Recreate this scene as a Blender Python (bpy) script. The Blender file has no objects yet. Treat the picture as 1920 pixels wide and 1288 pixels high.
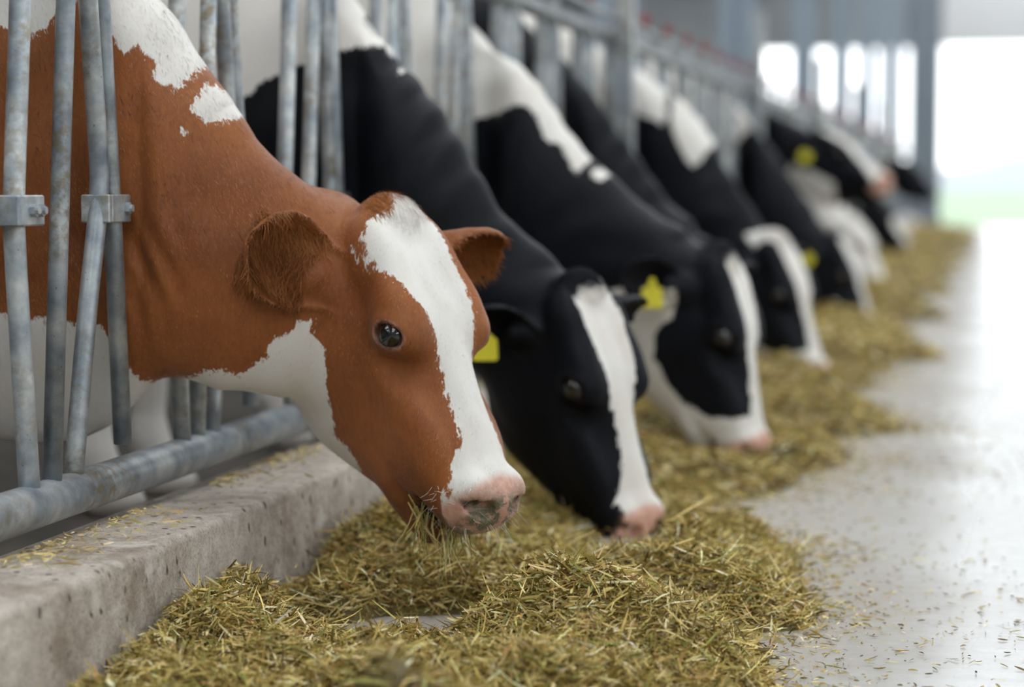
import bpy, math, random
import numpy as np
from mathutils import Vector, Matrix

random.seed(7)
rng = np.random.default_rng(7)
scene = bpy.context.scene
C = scene.collection

# ---------------------------------------------------------------- camera, sky, exposure
CAM_H = 0.676
cam_d = bpy.data.cameras.new('camera'); cam = bpy.data.objects.new('camera', cam_d); C.objects.link(cam)
cam_d.sensor_width = 36.0; cam_d.lens = 75.0
cam.matrix_world = Matrix(((0.97573438, -0.01594148, 0.21837651, 0.0),
                           (0.21895760, 0.07103958, -0.97314488, 0.0),
                           (0.0, 0.99734610, 0.07280627, CAM_H), (0, 0, 0, 1)))
cam_d.clip_start = 0.05; cam_d.clip_end = 900
cam_d.dof.use_dof = True; cam_d.dof.focus_distance = 3.08; cam_d.dof.aperture_fstop = 2.1
scene.camera = cam
scene.view_settings.view_transform = 'Standard'; scene.view_settings.look = 'None'
scene.view_settings.gamma = 1.0; scene.view_settings.use_curve_mapping = False
scene.view_settings.exposure = 1.25

world = bpy.data.worlds.new('overcast_sky'); scene.world = world; world.use_nodes = True
wn = world.node_tree.nodes; wl = world.node_tree.links
wn['Background'].inputs[0].default_value = (0.93, 0.97, 1.0, 1); wn['Background'].inputs[1].default_value = 1.5

# ---------------------------------------------------------------- material helpers
def new_mat(name):
    m = bpy.data.materials.new(name); m.use_nodes = True
    nt = m.node_tree
    return m, nt, nt.nodes['Principled BSDF']
def nd(nt, kind, **kw):
    n = nt.nodes.new(kind)
    for k, v in kw.items():
        if k.startswith('i_'):
            key = k[2:]
            n.inputs[int(key) if key.isdigit() else key.replace('_', ' ')].default_value = v
        else: setattr(n, k, v)
    return n
def ramp(nt, fac, stops, interp='LINEAR'):
    r = nt.nodes.new('ShaderNodeValToRGB'); r.color_ramp.interpolation = interp
    e = r.color_ramp.elements
    while len(e) > 1: e.remove(e[-1])
    e[0].position = stops[0][0]; e[0].color = (*stops[0][1], 1)
    for p, c in stops[1:]:
        x = e.new(p); x.color = (*c, 1)
    nt.links.new(fac, r.inputs[0]); return r.outputs[0]
def noise(nt, vec, scale, detail=4, rough=.55, dist=0.0):
    n = nd(nt, 'ShaderNodeTexNoise'); n.inputs['Scale'].default_value = scale
    n.inputs['Detail'].default_value = detail; n.inputs['Roughness'].default_value = rough; n.inputs['Distortion'].default_value = dist
    if vec is not None: nt.links.new(vec, n.inputs['Vector'])
    return n.outputs[0]
def mixc(nt, fac, a, b, blend='MIX'):
    m = nt.nodes.new('ShaderNodeMix'); m.data_type = 'RGBA'; m.blend_type = blend
    for sock, v in ((m.inputs[0], fac), (m.inputs[6], a), (m.inputs[7], b)):
        if isinstance(v, (int, float)): sock.default_value = v
        elif isinstance(v, tuple): sock.default_value = (*v, 1)
        else: nt.links.new(v, sock)
    return m.outputs[2]
def math_n(nt, op, a, b=None, clamp=False):
    m = nt.nodes.new('ShaderNodeMath'); m.operation = op; m.use_clamp = clamp
    for i, v in enumerate((a, b)):
        if v is None: continue
        if isinstance(v, (int, float)): m.inputs[i].default_value = v
        else: nt.links.new(v, m.inputs[i])
    return m.outputs[0]
def obj_vec(nt, scale=None):
    t = nt.nodes.new('ShaderNodeTexCoord'); v = t.outputs['Object']
    if scale:
        mp = nt.nodes.new('ShaderNodeMapping'); mp.inputs['Scale'].default_value = scale
        nt.links.new(v, mp.inputs[0]); v = mp.outputs[0]
    return v
def bump(nt, bsdf, h, strength=.3, dist=.01):
    b = nt.nodes.new('ShaderNodeBump'); b.inputs['Strength'].default_value = strength; b.inputs['Distance'].default_value = dist
    nt.links.new(h, b.inputs['Height']); nt.links.new(b.outputs[0], bsdf.inputs['Normal'])
def attr(nt, name):
    a = nt.nodes.new('ShaderNodeAttribute'); a.attribute_name = name; return a

def mat_galv():
    m, nt, b = new_mat('galvanised_steel')
    v = obj_vec(nt)
    info = nd(nt, 'ShaderNodeObjectInfo')
    off = nd(nt, 'ShaderNodeVectorMath', operation='ADD'); nt.links.new(v, off.inputs[0])
    sc_ = nd(nt, 'ShaderNodeVectorMath', operation='SCALE'); nt.links.new(info.outputs['Location'], sc_.inputs[0]); sc_.inputs[3].default_value = 3.7
    nt.links.new(sc_.outputs[0], off.inputs[1]); v = off.outputs[0]
    n1 = noise(nt, v, 14, 6, .6); n2 = noise(nt, v, 60, 5, .65); n3 = noise(nt, v, 5, 4, .6)
    base = ramp(nt, n1, [(.32, (.17, .20, .24)), (.48, (.33, .37, .40)), (.58, (.45, .48, .49)), (.70, (.62, .63, .61))])
    dirt = ramp(nt, n3, [(.42, (0, 0, 0)), (.60, (1, 1, 1))])
    d2 = math_n(nt, 'MULTIPLY', dirt, ramp(nt, n2, [(.42, (0, 0, 0)), (.6, (1, 1, 1))]))
    col = mixc(nt, math_n(nt, 'MULTIPLY', d2, .8), base, (.22, .165, .09))
    sp = ramp(nt, noise(nt, v, 190, 2, .5), [(.70, (0, 0, 0)), (.74, (1, 1, 1))])
    col = mixc(nt, math_n(nt, 'MULTIPLY', sp, .6), col, (.10, .08, .06))
    dk = nd(nt, 'ShaderNodeMapRange'); nt.links.new(info.outputs['Random'], dk.inputs[0]); dk.inputs[3].default_value = .72; dk.inputs[4].default_value = 1.25
    cmb = nd(nt, 'ShaderNodeCombineXYZ'); [nt.links.new(dk.outputs[0], cmb.inputs[i]) for i in range(3)]
    col = mixc(nt, 1.0, col, cmb.outputs[0], 'MULTIPLY')
    nt.links.new(col, b.inputs['Base Color'])
    b.inputs['Metallic'].default_value = .45
    r = nd(nt, 'ShaderNodeMapRange'); nt.links.new(n1, r.inputs[0]); r.inputs[3].default_value = .28; r.inputs[4].default_value = .55
    nt.links.new(r.outputs[0], b.inputs['Roughness'])
    bump(nt, b, n2, .15, .002)
    return m
def mat_concrete(name, lo, hi, pits=True, rough=.75):
    m, nt, b = new_mat(name); v = obj_vec(nt)
    n1 = noise(nt, v, 4, 6, .6); n2 = noise(nt, v, 35, 6, .65)
    f = math_n(nt, 'ADD', math_n(nt, 'MULTIPLY', n1, .65), math_n(nt, 'MULTIPLY', n2, .35))
    col = ramp(nt, f, [(.35, lo), (.62, hi)])
    hgt = n2
    if pits:
        vor = nd(nt, 'ShaderNodeTexVoronoi'); vor.inputs['Scale'].default_value = 42; nt.links.new(obj_vec(nt, (1, 1, .55)), vor.inputs['Vector'])
        sel = noise(nt, v, 22, 2)
        pit = math_n(nt, 'MULTIPLY', ramp(nt, vor.outputs['Distance'], [(.13, (1, 1, 1)), (.24, (0, 0, 0))]), ramp(nt, sel, [(.46, (0, 0, 0)), (.52, (1, 1, 1))]))
        col = mixc(nt, math_n(nt, 'MULTIPLY', pit, .9), col, (.035, .03, .026))
        hgt = math_n(nt, 'SUBTRACT', n2, math_n(nt, 'MULTIPLY', pit, 1.5))
    if pits:      # fine speckle, sandy top, lime-pale splashes low on the face
        sp = ramp(nt, noise(nt, v, 240, 3, .7), [(.36, (.62, .60, .58)), (.5, (1, 1, 1)), (.64, (1.0, 1.0, 1.0))])
        col = mixc(nt, 1.0, col, sp, 'MULTIPLY')
        n5 = noise(nt, v, 9, 6, .7); col = mixc(nt, ramp(nt, n5, [(.56, (0, 0, 0)), (.66, (.7, .7, .7))]), col, (.66, .62, .56))
        n6 = noise(nt, obj_vec(nt, (1, .5, 1)), 7, 5, .6); col = mixc(nt, ramp(nt, n6, [(.58, (0, 0, 0)), (.72, (.65, .65, .65))]), col, (.22, .17, .13))
    nt.links.new(col, b.inputs['Base Color']); b.inputs['Roughness'].default_value = rough
    bump(nt, b, hgt, .6, .006)
    return m
def mat_plain(name, col, rough=.6, metal=0., var=.12, scale=6):
    m, nt, b = new_mat(name)
    n1 = noise(nt, obj_vec(nt), scale, 4)
    c0 = tuple(x * (1 - var) for x in col); c1 = tuple(min(1, x * (1 + var)) for x in col)
    nt.links.new(ramp(nt, n1, [(.3, c0), (.7, c1)]), b.inputs['Base Color'])
    b.inputs['Roughness'].default_value = rough; b.inputs['Metallic'].default_value = metal
    return m

# ---------------------------------------------------------------- object helpers
def tag(o, label=None, cat=None, group=None, kind=None):
    if label: o['label'] = label
    if cat: o['category'] = cat
    if group: o['group'] = group
    if kind: o['kind'] = kind
    return o
def empty(name, loc=(0, 0, 0)):
    o = bpy.data.objects.new(name, None); C.objects.link(o); o.location = loc; o.empty_display_size = .1
    return o
def link(name, me, parent=None, loc=(0, 0, 0), rot=(0, 0, 0)):
    o = bpy.data.objects.new(name, me); C.objects.link(o); o.location = loc; o.rotation_euler = rot
    if parent is not None: o.parent = parent
    return o
def mesh_np(name, V, faces, mat, smooth=True):
    """faces: (n,3) or (n,4) int array, or list of such arrays"""
    me = bpy.data.meshes.new(name)
    fl = faces if isinstance(faces, list) else [faces]
    fl = [np.asarray(f, np.int32) for f in fl if len(f)]
    V = np.asarray(V, np.float32)
    me.vertices.add(len(V)); me.vertices.foreach_set('co', V.ravel())
    loops = np.concatenate([f.ravel() for f in fl]); tot = np.concatenate([np.full(len(f), f.shape[1], np.int32) for f in fl])
    start = np.concatenate([[0], np.cumsum(tot)[:-1]]).astype(np.int32)
    me.loops.add(len(loops)); me.loops.foreach_set('vertex_index', loops)
    me.polygons.add(len(tot)); me.polygons.foreach_set('loop_start', start); me.polygons.foreach_set('loop_total', tot)
    me.polygons.foreach_set('use_smooth', np.full(len(tot), smooth, bool))
    me.update(calc_edges=True); me.validate()
    if mat is not None: me.materials.append(mat)
    return me
class MB:
    def __init__(s): s.v = []; s.q = []; s.t = []; s.n = 0
    def add(s, V, q=(), t=()):
        s.v.append(np.asarray(V, float))
        if len(q): s.q.append(np.asarray(q) + s.n)
        if len(t): s.t.append(np.asarray(t) + s.n)
        s.n += len(V)
    def box(s, x0, x1, y0, y1, z0, z1, bev=0.0):
        if bev <= 0:
            V = [(x, y, z) for x in (x0, x1) for y in (y0, y1) for z in (z0, z1)]
            s.add(V, [(0, 1, 3, 2), (4, 6, 7, 5), (0, 4, 5, 1), (2, 3, 7, 6), (0, 2, 6, 4), (1, 5, 7, 3)])
        else:
            V = []; b = bev
            for z, i in ((z0, b), (z0 + b, 0), (z1 - b, 0), (z1, b)):
                V += [(x0 + i + b, y0 + i, z), (x1 - i - b, y0 + i, z), (x1 - i, y0 + i + b, z), (x1 - i, y1 - i - b, z),
                      (x1 - i - b, y1 - i, z), (x0 + i + b, y1 - i, z), (x0 + i, y1 - i - b, z), (x0 + i, y0 + i + b, z)]
            q = []
            for k in range(3):
                for j in range(8): q.append((k * 8 + j, k * 8 + (j + 1) % 8, k * 8 + 8 + (j + 1) % 8, k * 8 + 8 + j))
            for o_, flip in ((0, 1), (24, 0)):
                for f in ((0, 1, 2, 3), (0, 3, 4, 7), (4, 5, 6, 7)):
                    f = [o_ + i for i in f]; q.append(f[::-1] if flip else f)
            s.add(V, q)
        return s
    def tube(s, pts, r, n=14, cap=True):
        pts = np.asarray(pts, float); K = len(pts)
        rr = np.broadcast_to(np.asarray(r, float), (K,))
        T = np.gradient(pts, axis=0); T /= np.linalg.norm(T, axis=1)[:, None]
        ref = np.array([1., 0, 0]) if abs(T[0][0]) < .9 else np.array([0, 1., 0])
        V = []
        for k in range(K):
            a = np.cross(T[k], ref); a /= np.linalg.norm(a); b = np.cross(T[k], a)
            for j in range(n):
                t = 2 * math.pi * j / n; V.append(pts[k] + rr[k] * (math.cos(t) * a + math.sin(t) * b))
        q = [(k * n + j, k * n + (j + 1) % n, k * n + n + (j + 1) % n, k * n + n + j) for k in range(K - 1) for j in range(n)]
        t = []
        if cap:
            V += [pts[0], pts[-1]]
            t = [(K * n, (j + 1) % n, j) for j in range(n)] + [(K * n + 1, (K - 1) * n + j, (K - 1) * n + (j + 1) % n) for j in range(n)]
        s.add(V, q, t); return s
    def mesh(s, name, mat, smooth=False):
        f = []
        if s.q: f.append(np.concatenate(s.q))
        if s.t: f.append(np.concatenate(s.t))
        return mesh_np(name, np.concatenate(s.v), f, mat, smooth)
    def build(s, name, mat, parent=None, loc=(0, 0, 0), smooth=False):
        return link(name, s.mesh(name, mat, smooth), parent, loc)
def curve_pts(ctrl, n=8):
    """Catmull-Rom through the control points"""
    P = np.asarray(ctrl, float); P = np.vstack([2 * P[0] - P[1], P, 2 * P[-1] - P[-2]]); out = []
    for i in range(1, len(P) - 2):
        for k in range(n):
            t = k / n
            out.append(.5 * ((2 * P[i]) + (-P[i - 1] + P[i + 1]) * t + (2 * P[i - 1] - 5 * P[i] + 4 * P[i + 1] - P[i + 2]) * t * t + (-P[i - 1] + 3 * P[i] - 3 * P[i + 1] + P[i + 2]) * t ** 3))
    out.append(P[-2]); return np.array(out)

GALV = mat_galv()
CURB = mat_concrete('curb_concrete', (.30, .24, .19), (.72, .65, .57))

# ================================================================= STRUCTURE
FX = -1.30            # plane of the headlock fence
PITCH = 0.57          # one feeding place
Y_END = 36.0

def floor_material():
    m, nt, b = new_mat('alley_floor'); v = obj_vec(nt)
    n1 = noise(nt, v, 1.6, 5, .6); n2 = noise(nt, v, 26, 6, .65)
    f = math_n(nt, 'ADD', math_n(nt, 'MULTIPLY', n1, .6), math_n(nt, 'MULTIPLY', n2, .4))
    col = ramp(nt, f, [(.35, (.25, .235, .215)), (.62, (.39, .38, .365))])
    sx0 = nd(nt, 'ShaderNodeSeparateXYZ'); nt.links.new(v, sx0.inputs[0])
    dust = nd(nt, 'ShaderNodeMapRange', interpolation_type='SMOOTHSTEP'); nt.links.new(math_n(nt, 'ADD', sx0.outputs[0], math_n(nt, 'MULTIPLY', n1, .5)), dust.inputs[0])
    dust.inputs[1].default_value = -.25; dust.inputs[2].default_value = .45; dust.inputs[3].default_value = .55; dust.inputs[4].default_value = 0
    col = mixc(nt, dust.outputs[0], col, (.47, .40, .31))   # feed dust trodden in beside the heap
    nt.links.new(col, b.inputs['Base Color'])
    # the trodden middle of the alley is smoother than the strip beside the feed
    sx = nd(nt, 'ShaderNodeSeparateXYZ'); nt.links.new(v, sx.inputs[0])
    r = nd(nt, 'ShaderNodeMapRange', interpolation_type='SMOOTHSTEP'); nt.links.new(math_n(nt, 'ADD', sx.outputs[0], math_n(nt, 'MULTIPLY', n1, .25)), r.inputs[0])
    r.inputs[1].default_value = -.12; r.inputs[2].default_value = .15; r.inputs[3].default_value = .62; r.inputs[4].default_value = .24
    nt.links.new(r.outputs[0], b.inputs['Roughness'])
    wv = noise(nt, obj_vec(nt, (3, 14, 1)), 1.2, 3)
    bump(nt, b, math_n(nt, 'ADD', math_n(nt, 'MULTIPLY', wv, .7), math_n(nt, 'MULTIPLY', n2, .12)), .12, .02)
    return m
tag(MB().box(-1.2, 5.5, -8, Y_END + 2, -.2, 0).build('floor', floor_material()), 'pale smooth concrete floor of the feed alley', 'floor', kind='structure')
tag(MB().box(-10, -1.2, -8, Y_END, -.2, -.005).build('floor_standing', mat_concrete('standing_floor', (.06, .052, .042), (.14, .12, .10), False)), 'dark dirty concrete floor where the cows stand', 'floor', kind='structure')
curb = MB()
yy = np.linspace(-1, Y_END - 1, 260)
prof = [(-1.325, 0), (-1.325, .170), (-1.318, .178), (-1.312, .180), (-1.22, .184), (-1.128, .1825), (-1.1235, .181), (-1.119, .176), (-1.117, .170), (-1.113, .09), (-1.108, 0)]
wob = np.convolve(np.cumsum(rng.normal(0, .0012, len(yy) + 14)), np.ones(15) / 15, 'valid'); wob -= np.linspace(wob[0], wob[-1], len(yy))
V = [(x + (w if i > 3 else 0), y, z + (w * .5 if 0 < i < 9 else 0)) for y, w in zip(yy, wob) for i, (x, z) in enumerate(prof)]
n = len(prof)
curb.add(V, [(k * n + j, k * n + n + j, k * n + n + j + 1, k * n + j + 1) for k in range(len(yy) - 1) for j in range(n - 1)])
tag(curb.build('concrete_curb', CURB, smooth=True), 'low pitted concrete curb running below the headlock fence', 'curb', kind='structure')

WALL = mat_plain('grey_cladding', (.33, .355, .365), .7, 0, .1, 2)
STEEL = mat_plain('painted_steel', (.30, .36, .42), .5, .2, .08, 3)
# end wall with a window opening and a drive-through door
ew = MB()
for x0, x1, z0, z1 in ((-10, -4.0, 0, 6), (-4.0, -1.36, 2.98, 6), (-4.0, -1.36, 0, .9), (-.84, 4.6, 3.02, 6), (4.6, 5.5, 0, 6)):
    ew.box(x0, x1, Y_END, Y_END + .25, z0, z1)
pl_ = MB().box(-1.36, -.84, Y_END - .05, Y_END + .25, 0, 6); tag(pl_.build('trim_1', mat_plain('dark_steel', (.20, .235, .27), .5, .2, .05, 2)), 'dark blue-grey steel door post at the end wall', 'post', kind='structure')
tag(ew.build('wall_end', WALL), 'grey end wall with daylight openings', 'wall', kind='structure')
tag(MB().box(-10.2, -10, -8, Y_END, 0, 4.2).build('wall_side', WALL), 'grey side wall far behind the cows', 'wall', kind='structure')
ceil = MB()
for y0 in np.arange(-8, Y_END, 4.0):
    ceil.box(-10.2, -6.2, y0, y0 + 4.0, 4.2, 4.3)
    ceil.box(-6.2, -3.8, y0 + 2.2, y0 + 4.0, 4.5, 4.6)
    ceil.box(-3.8, -1.0, y0, y0 + 4.0, 5.0, 5.1)
    ceil.box(-1.0, 1.6, y0 + 3.6, y0 + 4.0, 5.0, 5.1)
    ceil.box(1.6, 5.5, y0, y0 + 4.0, 5.0, 5.1)
rw = MB(); rw.box(5.5, 5.7, -8, Y_END, 0, 2.0); rw.box(5.5, 5.7, -8, Y_END, 3.6, 5.1)
tag(rw.build('wall_right', WALL), 'low grey side wall with an open daylight band', 'wall', kind='structure')
tag(MB().box(-10.2, 5.7, -8.2, -8, 0, 5.1).build('wall_rear', WALL), 'grey rear wall of the barn', 'wall', kind='structure')
tag(ceil.build('ceiling', WALL), 'grey barn roof with daylight strips', 'ceiling', kind='structure')
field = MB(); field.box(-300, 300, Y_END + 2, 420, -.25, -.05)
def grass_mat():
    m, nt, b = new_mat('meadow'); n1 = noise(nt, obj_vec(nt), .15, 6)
    nt.links.new(ramp(nt, n1, [(.3, (.15, .21, .13)), (.7, (.20, .27, .17))]), b.inputs['Base Color']); b.inputs['Roughness'].default_value = .9  # greens are paled: outdoor haze is put into the colour
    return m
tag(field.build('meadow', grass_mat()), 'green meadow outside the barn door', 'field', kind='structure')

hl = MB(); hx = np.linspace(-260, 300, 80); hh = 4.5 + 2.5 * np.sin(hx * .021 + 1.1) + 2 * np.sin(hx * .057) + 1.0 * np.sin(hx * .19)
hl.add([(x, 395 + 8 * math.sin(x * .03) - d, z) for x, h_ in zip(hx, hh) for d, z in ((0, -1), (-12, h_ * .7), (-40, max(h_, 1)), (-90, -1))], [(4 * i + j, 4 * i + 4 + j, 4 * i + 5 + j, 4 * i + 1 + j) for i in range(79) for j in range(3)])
tag(hl.build('hills', mat_plain('hazy_woods', (.25, .27, .285), .9, 0, .06, .05), smooth=True), 'pale hazy wooded hills beyond the meadow', 'hills', kind='structure')  # distance haze is painted into the pale blue-grey base colour
tag(MB().box(-.84, 4.6, Y_END - .12, Y_END - .02, 3.03, 4.6).build('door_1', mat_plain('roller_door', (.62, .62, .62), .6, 0, .03, 1)), 'light grey rolled-up door above the bright doorway', 'door', kind='structure')

# ================================================================= FENCE
fence = empty('headlock_fence', (FX, 2.8, 0))
tag(fence, 'galvanised tubular headlock fence the cows push their heads through', 'fence')
def fpart(name, mb, parent=fence, loc=(0, 0, 0), smooth=True, mat=GALV):
    return mb.build(name, mat, parent, loc, smooth)
RZ0, RZ1 = .232, 1.20
yl = np.linspace(-3.4, Y_END - 4, 60)
fpart('bottom_rail', MB().tube([(0, y, RZ0) for y in yl], .0315, 24))
fpart('top_rail', MB().tube([(0, y, RZ1) for y in yl], .030, 20))
fpart('lock_bar', MB().tube([(.045, y, RZ1 + .05) for y in yl], .012, 10))
# one feeding place: fixed bent bar, straight bar, fixed bent bar, swinging lock arm with clamp
bar_a = MB().tube(curve_pts([(0, -.065, RZ0 + .02), (0, -.085, .45), (0, -.10, .62), (0, -.095, .70), (0, -.07, .93), (0, -.05, RZ1)], 5), .0150, 16).mesh('bar_a', GALV, True)
bar_b = MB().tube([(0, .0, RZ0 + .02), (0, .035, .6), (0, .07, .93), (0, .095, RZ1)], .0140, 16).mesh('bar_b', GALV, True)
bar_c = MB().tube(curve_pts([(0, .065, RZ0 + .02), (0, .12, .48), (0, .155, .60), (0, .172, .67), (0, .170, .74), (0, .145, .93), (0, .11, RZ1)], 5), .0145, 16).mesh('bar_c', GALV, True)
arm = MB().tube([(.0, 0.037, -.36), (.0, .001, .01), (0, -.035, .31), (0, -.062, .56), (0, -.066, .62)], .0142, 16).mesh('lock_arm', GALV, True)
def clamp_mesh():
    m = MB()
    for sx in (-1, 1):
        m.box(sx * .020 - .003, sx * .020 + .003, -.040, .030, -.021, .021, .002)
    m.box(-.020, .020, .024, .030, -.021, .021, .002); m.box(-.020, .020, -.050, -.044, -.021, .021, .002)
    m.box(-.023, .023, -.052, -.040, -.021, .021, .002)
    return m.mesh('clamp', GALV)
def bolt_mesh():
    m = MB()
    m.tube([(.022, 0, 0), (.030, 0, 0)], .009, 6); m.tube([(.030, 0, 0), (.034, 0, 0)], .0055, 8)
    return m.mesh('bolt', GALV)
clampm, boltm = clamp_mesh(), bolt_mesh()
capm = MB().tube([(0, 0, -.02), (0, 0, 0), (0, 0, .022), (0, 0, .032)], [.014, .019, .018, .008], 14).mesh('latch_cap', mat_plain('red_plastic', (.26, .05, .045), .5), True)
n_groups = int((Y_END - 6 - 2.8) / PITCH)
for g in range(-5, n_groups):
    y = g * PITCH; j = random.uniform(-.008, .008)
    link('bar', bar_a, fence, (0, y + j, 0)); link('bar', bar_b, fence, (0, y, 0)); link('bar', bar_c, fence, (0, y - j, 0))
    a = link('lock_arm', arm, fence, (0.004, y + .215, .645), (random.uniform(-.02, .02), 0, 0))
    link('latch_cap', capm, a, (0, -.066, .66))
    if g < 26:
        c = link('clamp', clampm, fence, (0, y + .215, .645))
        link('bolt', boltm, c, (0, .012, 0))
        c2 = link('clamp', clampm, fence, (0, y - .10 + .012, .645)); link('bolt', boltm, c2, (0, -.01, 0)); link('bolt', boltm, c2, (0, .012, 0))

for k in range(6):
    fpart('post', MB().box(.034, .094, -.03, .03, .183, 1.62, .004), loc=(0, 4.49 + 4.25 * k, 0), smooth=False)
# steel columns of the barn along the fence line
def column_mesh(w, d):
    m = MB()
    m.box(-d, d, -w, -w + .012, 0, 5.0); m.box(-d, d, w - .012, w, 0, 5.0); m.box(-.006, .006, -w, w, 0, 5.0)
    m.box(-d - .04, d + .04, -w - .04, w + .04, 0, .015)
    return m.mesh('column', STEEL)
cm, cm2 = column_mesh(.09, .08), column_mesh(.11, .10)
for k, y in enumerate(np.arange(8.3, Y_END - 1, 4.25)):
    o = link('steel_column', cm2 if k == 1 else cm, None, (FX - (.16 if k == 1 else .145), y, 0))
    tag(o, ('nearest' if k == 0 else ['second', 'third', 'fourth', 'fifth', 'sixth', 'seventh', 'eighth'][k - 1] + ' nearest') + ' grey steel column of the row behind the fence', 'column', 'barn columns along the fence')

# ================================================================= COWS : implicit-surface builder
def rot_head(pitch, yaw, roll):
    p, y, r = np.radians([pitch, yaw, roll])
    Rx = np.array([[1, 0, 0], [0, np.cos(r), -np.sin(r)], [0, np.sin(r), np.cos(r)]])
    Ry = np.array([[np.cos(p), 0, np.sin(p)], [0, 1, 0], [-np.sin(p), 0, np.cos(p)]])
    Rz = np.array([[np.cos(y), -np.sin(y), 0], [np.sin(y), np.cos(y), 0], [0, 0, 1]])
    return Rz @ Ry @ Rx
def unit(v): v = np.asarray(v, float); return v / np.linalg.norm(v)
def smin(a, b, k):
    h = np.maximum(k - np.abs(a - b), 0) / k
    return np.minimum(a, b) - h * h * k * .25
def ell(X, Y, Z, r):
    k0 = np.sqrt((X / r[0]) ** 2 + (Y / r[1]) ** 2 + (Z / r[2]) ** 2)
    k1 = np.sqrt((X / r[0] ** 2) ** 2 + (Y / r[1] ** 2) ** 2 + (Z / r[2] ** 2) ** 2) + 1e-9
    return k0 * (k0 - 1) / k1
class Field:
    """signed distance on a rectilinear grid; every primitive only touches its own box"""
    def __init__(s, ax): s.ax = [a.astype(np.float32) for a in ax]; s.F = np.full([len(a) for a in ax], .5, np.float32)
    def sub(s, lo, hi):
        sl = []
        for a, l, h in zip(s.ax, lo, hi):
            i0 = max(0, np.searchsorted(a, l) - 1); i1 = min(len(a), np.searchsorted(a, h) + 1)
            if i1 - i0 < 1: return None, None
            sl.append(slice(i0, i1))
        return tuple(sl), np.meshgrid(*[a[q] for a, q in zip(s.ax, sl)], indexing='ij', sparse=True)
    def put(s, lo, hi, fn, k, op='u'):
        sl, G = s.sub(lo, hi)
        if sl is None: return
        f = fn(*G)
        if op == 'u': s.F[sl] = smin(s.F[sl], f, k)
        else: s.F[sl] = -smin(-s.F[sl], f, k)
    def ellipsoid(s, c, r, M=None, k=.02, op='u'):
        M = np.eye(3) if M is None else M
        c = np.asarray(c); ext = np.sqrt(((M * np.asarray(r)) ** 2).sum(1)) + k + .02
        def fn(X, Y, Z):
            x, y, z = X - c[0], Y - c[1], Z - c[2]
            return ell(M[0, 0] * x + M[1, 0] * y + M[2, 0] * z, M[0, 1] * x + M[1, 1] * y + M[2, 1] * z, M[0, 2] * x + M[1, 2] * y + M[2, 2] * z, r)
        s.put(c - ext, c + ext, fn, k, op)
    def cone(s, a, b, ra, rb, k=.02, op='u'):
        a, b = np.asarray(a, float), np.asarray(b, float); d = b - a; L2 = d @ d
        def fn(X, Y, Z):
            t = np.clip(((X - a[0]) * d[0] + (Y - a[1]) * d[1] + (Z - a[2]) * d[2]) / L2, 0, 1)
            return np.sqrt((X - a[0] - t * d[0]) ** 2 + (Y - a[1] - t * d[1]) ** 2 + (Z - a[2] - t * d[2]) ** 2) - (ra + t * (rb - ra))
        m = max(ra, rb) + k + .02
        s.put(np.minimum(a, b) - m, np.maximum(a, b) + m, fn, k, op)
    def sweep(s, st, k=.03, kk=.05):
        """st rows: x y z half-height half-width ; a body/neck tube of elliptic sections"""
        st = np.asarray(st, float); P = st[:, :3]; n = len(st)
        T = np.gradient(P, axis=0); T /= np.linalg.norm(T, axis=1)[:, None]
        Lt = np.cross([0, 0, 1], T); Lt /= np.linalg.norm(Lt, axis=1)[:, None]; N = np.cross(T, Lt)
        for i in range(n - 1):
            a, b = st[i], st[i + 1]; d = b[:3] - a[:3]; L2 = d @ d; tt = unit(d)
            m = max(a[3], b[3], a[4], b[4]) + .08
            def fn(X, Y, Z):
                t = np.clip(((X - a[0]) * d[0] + (Y - a[1]) * d[1] + (Z - a[2]) * d[2]) / L2, 0, 1)
                x, y, z = X - a[0] - t * d[0], Y - a[1] - t * d[1], Z - a[2] - t * d[2]
                l0, l1 = Lt[i], Lt[i + 1]; n0, n1 = N[i], N[i + 1]
                la = x * (l0[0] + t * (l1[0] - l0[0])) + y * (l0[1] + t * (l1[1] - l0[1])) + z * (l0[2] + t * (l1[2] - l0[2]))
                no = x * (n0[0] + t * (n1[0] - n0[0])) + y * (n0[1] + t * (n1[1] - n0[1])) + z * (n0[2] + t * (n1[2] - n0[2]))
                tg = x * tt[0] + y * tt[1] + z * tt[2]
                A = a[3] + t * (b[3] - a[3]); B = a[4] + t * (b[4] - a[4]); R = np.minimum(A, B)
                return ell(tg, la, no, (R, B, A))
            s.put(np.minimum(a[:3], b[:3]) - m, np.maximum(a[:3], b[:3]) + m, fn, k if i == 0 else kk)
    def mesh(s):
        F = s.F; S = F < 0; ax = s.ax
        c = np.zeros(np.array(F.shape) - 1, np.uint8)
        for i in (0, 1):
            for j in (0, 1):
                for k in (0, 1): c += S[i:F.shape[0] - 1 + i, j:F.shape[1] - 1 + j, k:F.shape[2] - 1 + k]
        act = np.argwhere((c > 0) & (c < 8)); idx = np.full(c.shape, -1, np.int32); idx[tuple(act.T)] = np.arange(len(act))
        acc = np.zeros((len(act), 3)); cnt = np.zeros(len(act))
        corners = [(i, j, k) for i in (0, 1) for j in (0, 1) for k in (0, 1)]
        val = {q: F[tuple((act + q).T)] for q in corners}
        pos = [{o: ax[d][act[:, d] + o] for o in (0, 1)} for d in range(3)]
        for q in corners:
            for d in range(3):
                if q[d]: continue
                q2 = list(q); q2[d] = 1; q2 = tuple(q2); a, b = val[q], val[q2]; m = (a < 0) != (b < 0)
                t = np.where(m, a / np.where(a == b, 1, a - b), 0)
                p = np.stack([pos[e][q[e]] for e in range(3)], 1).astype(float); p[:, d] += t * (pos[d][1] - pos[d][0])
                acc[m] += p[m]; cnt[m] += 1
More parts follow.
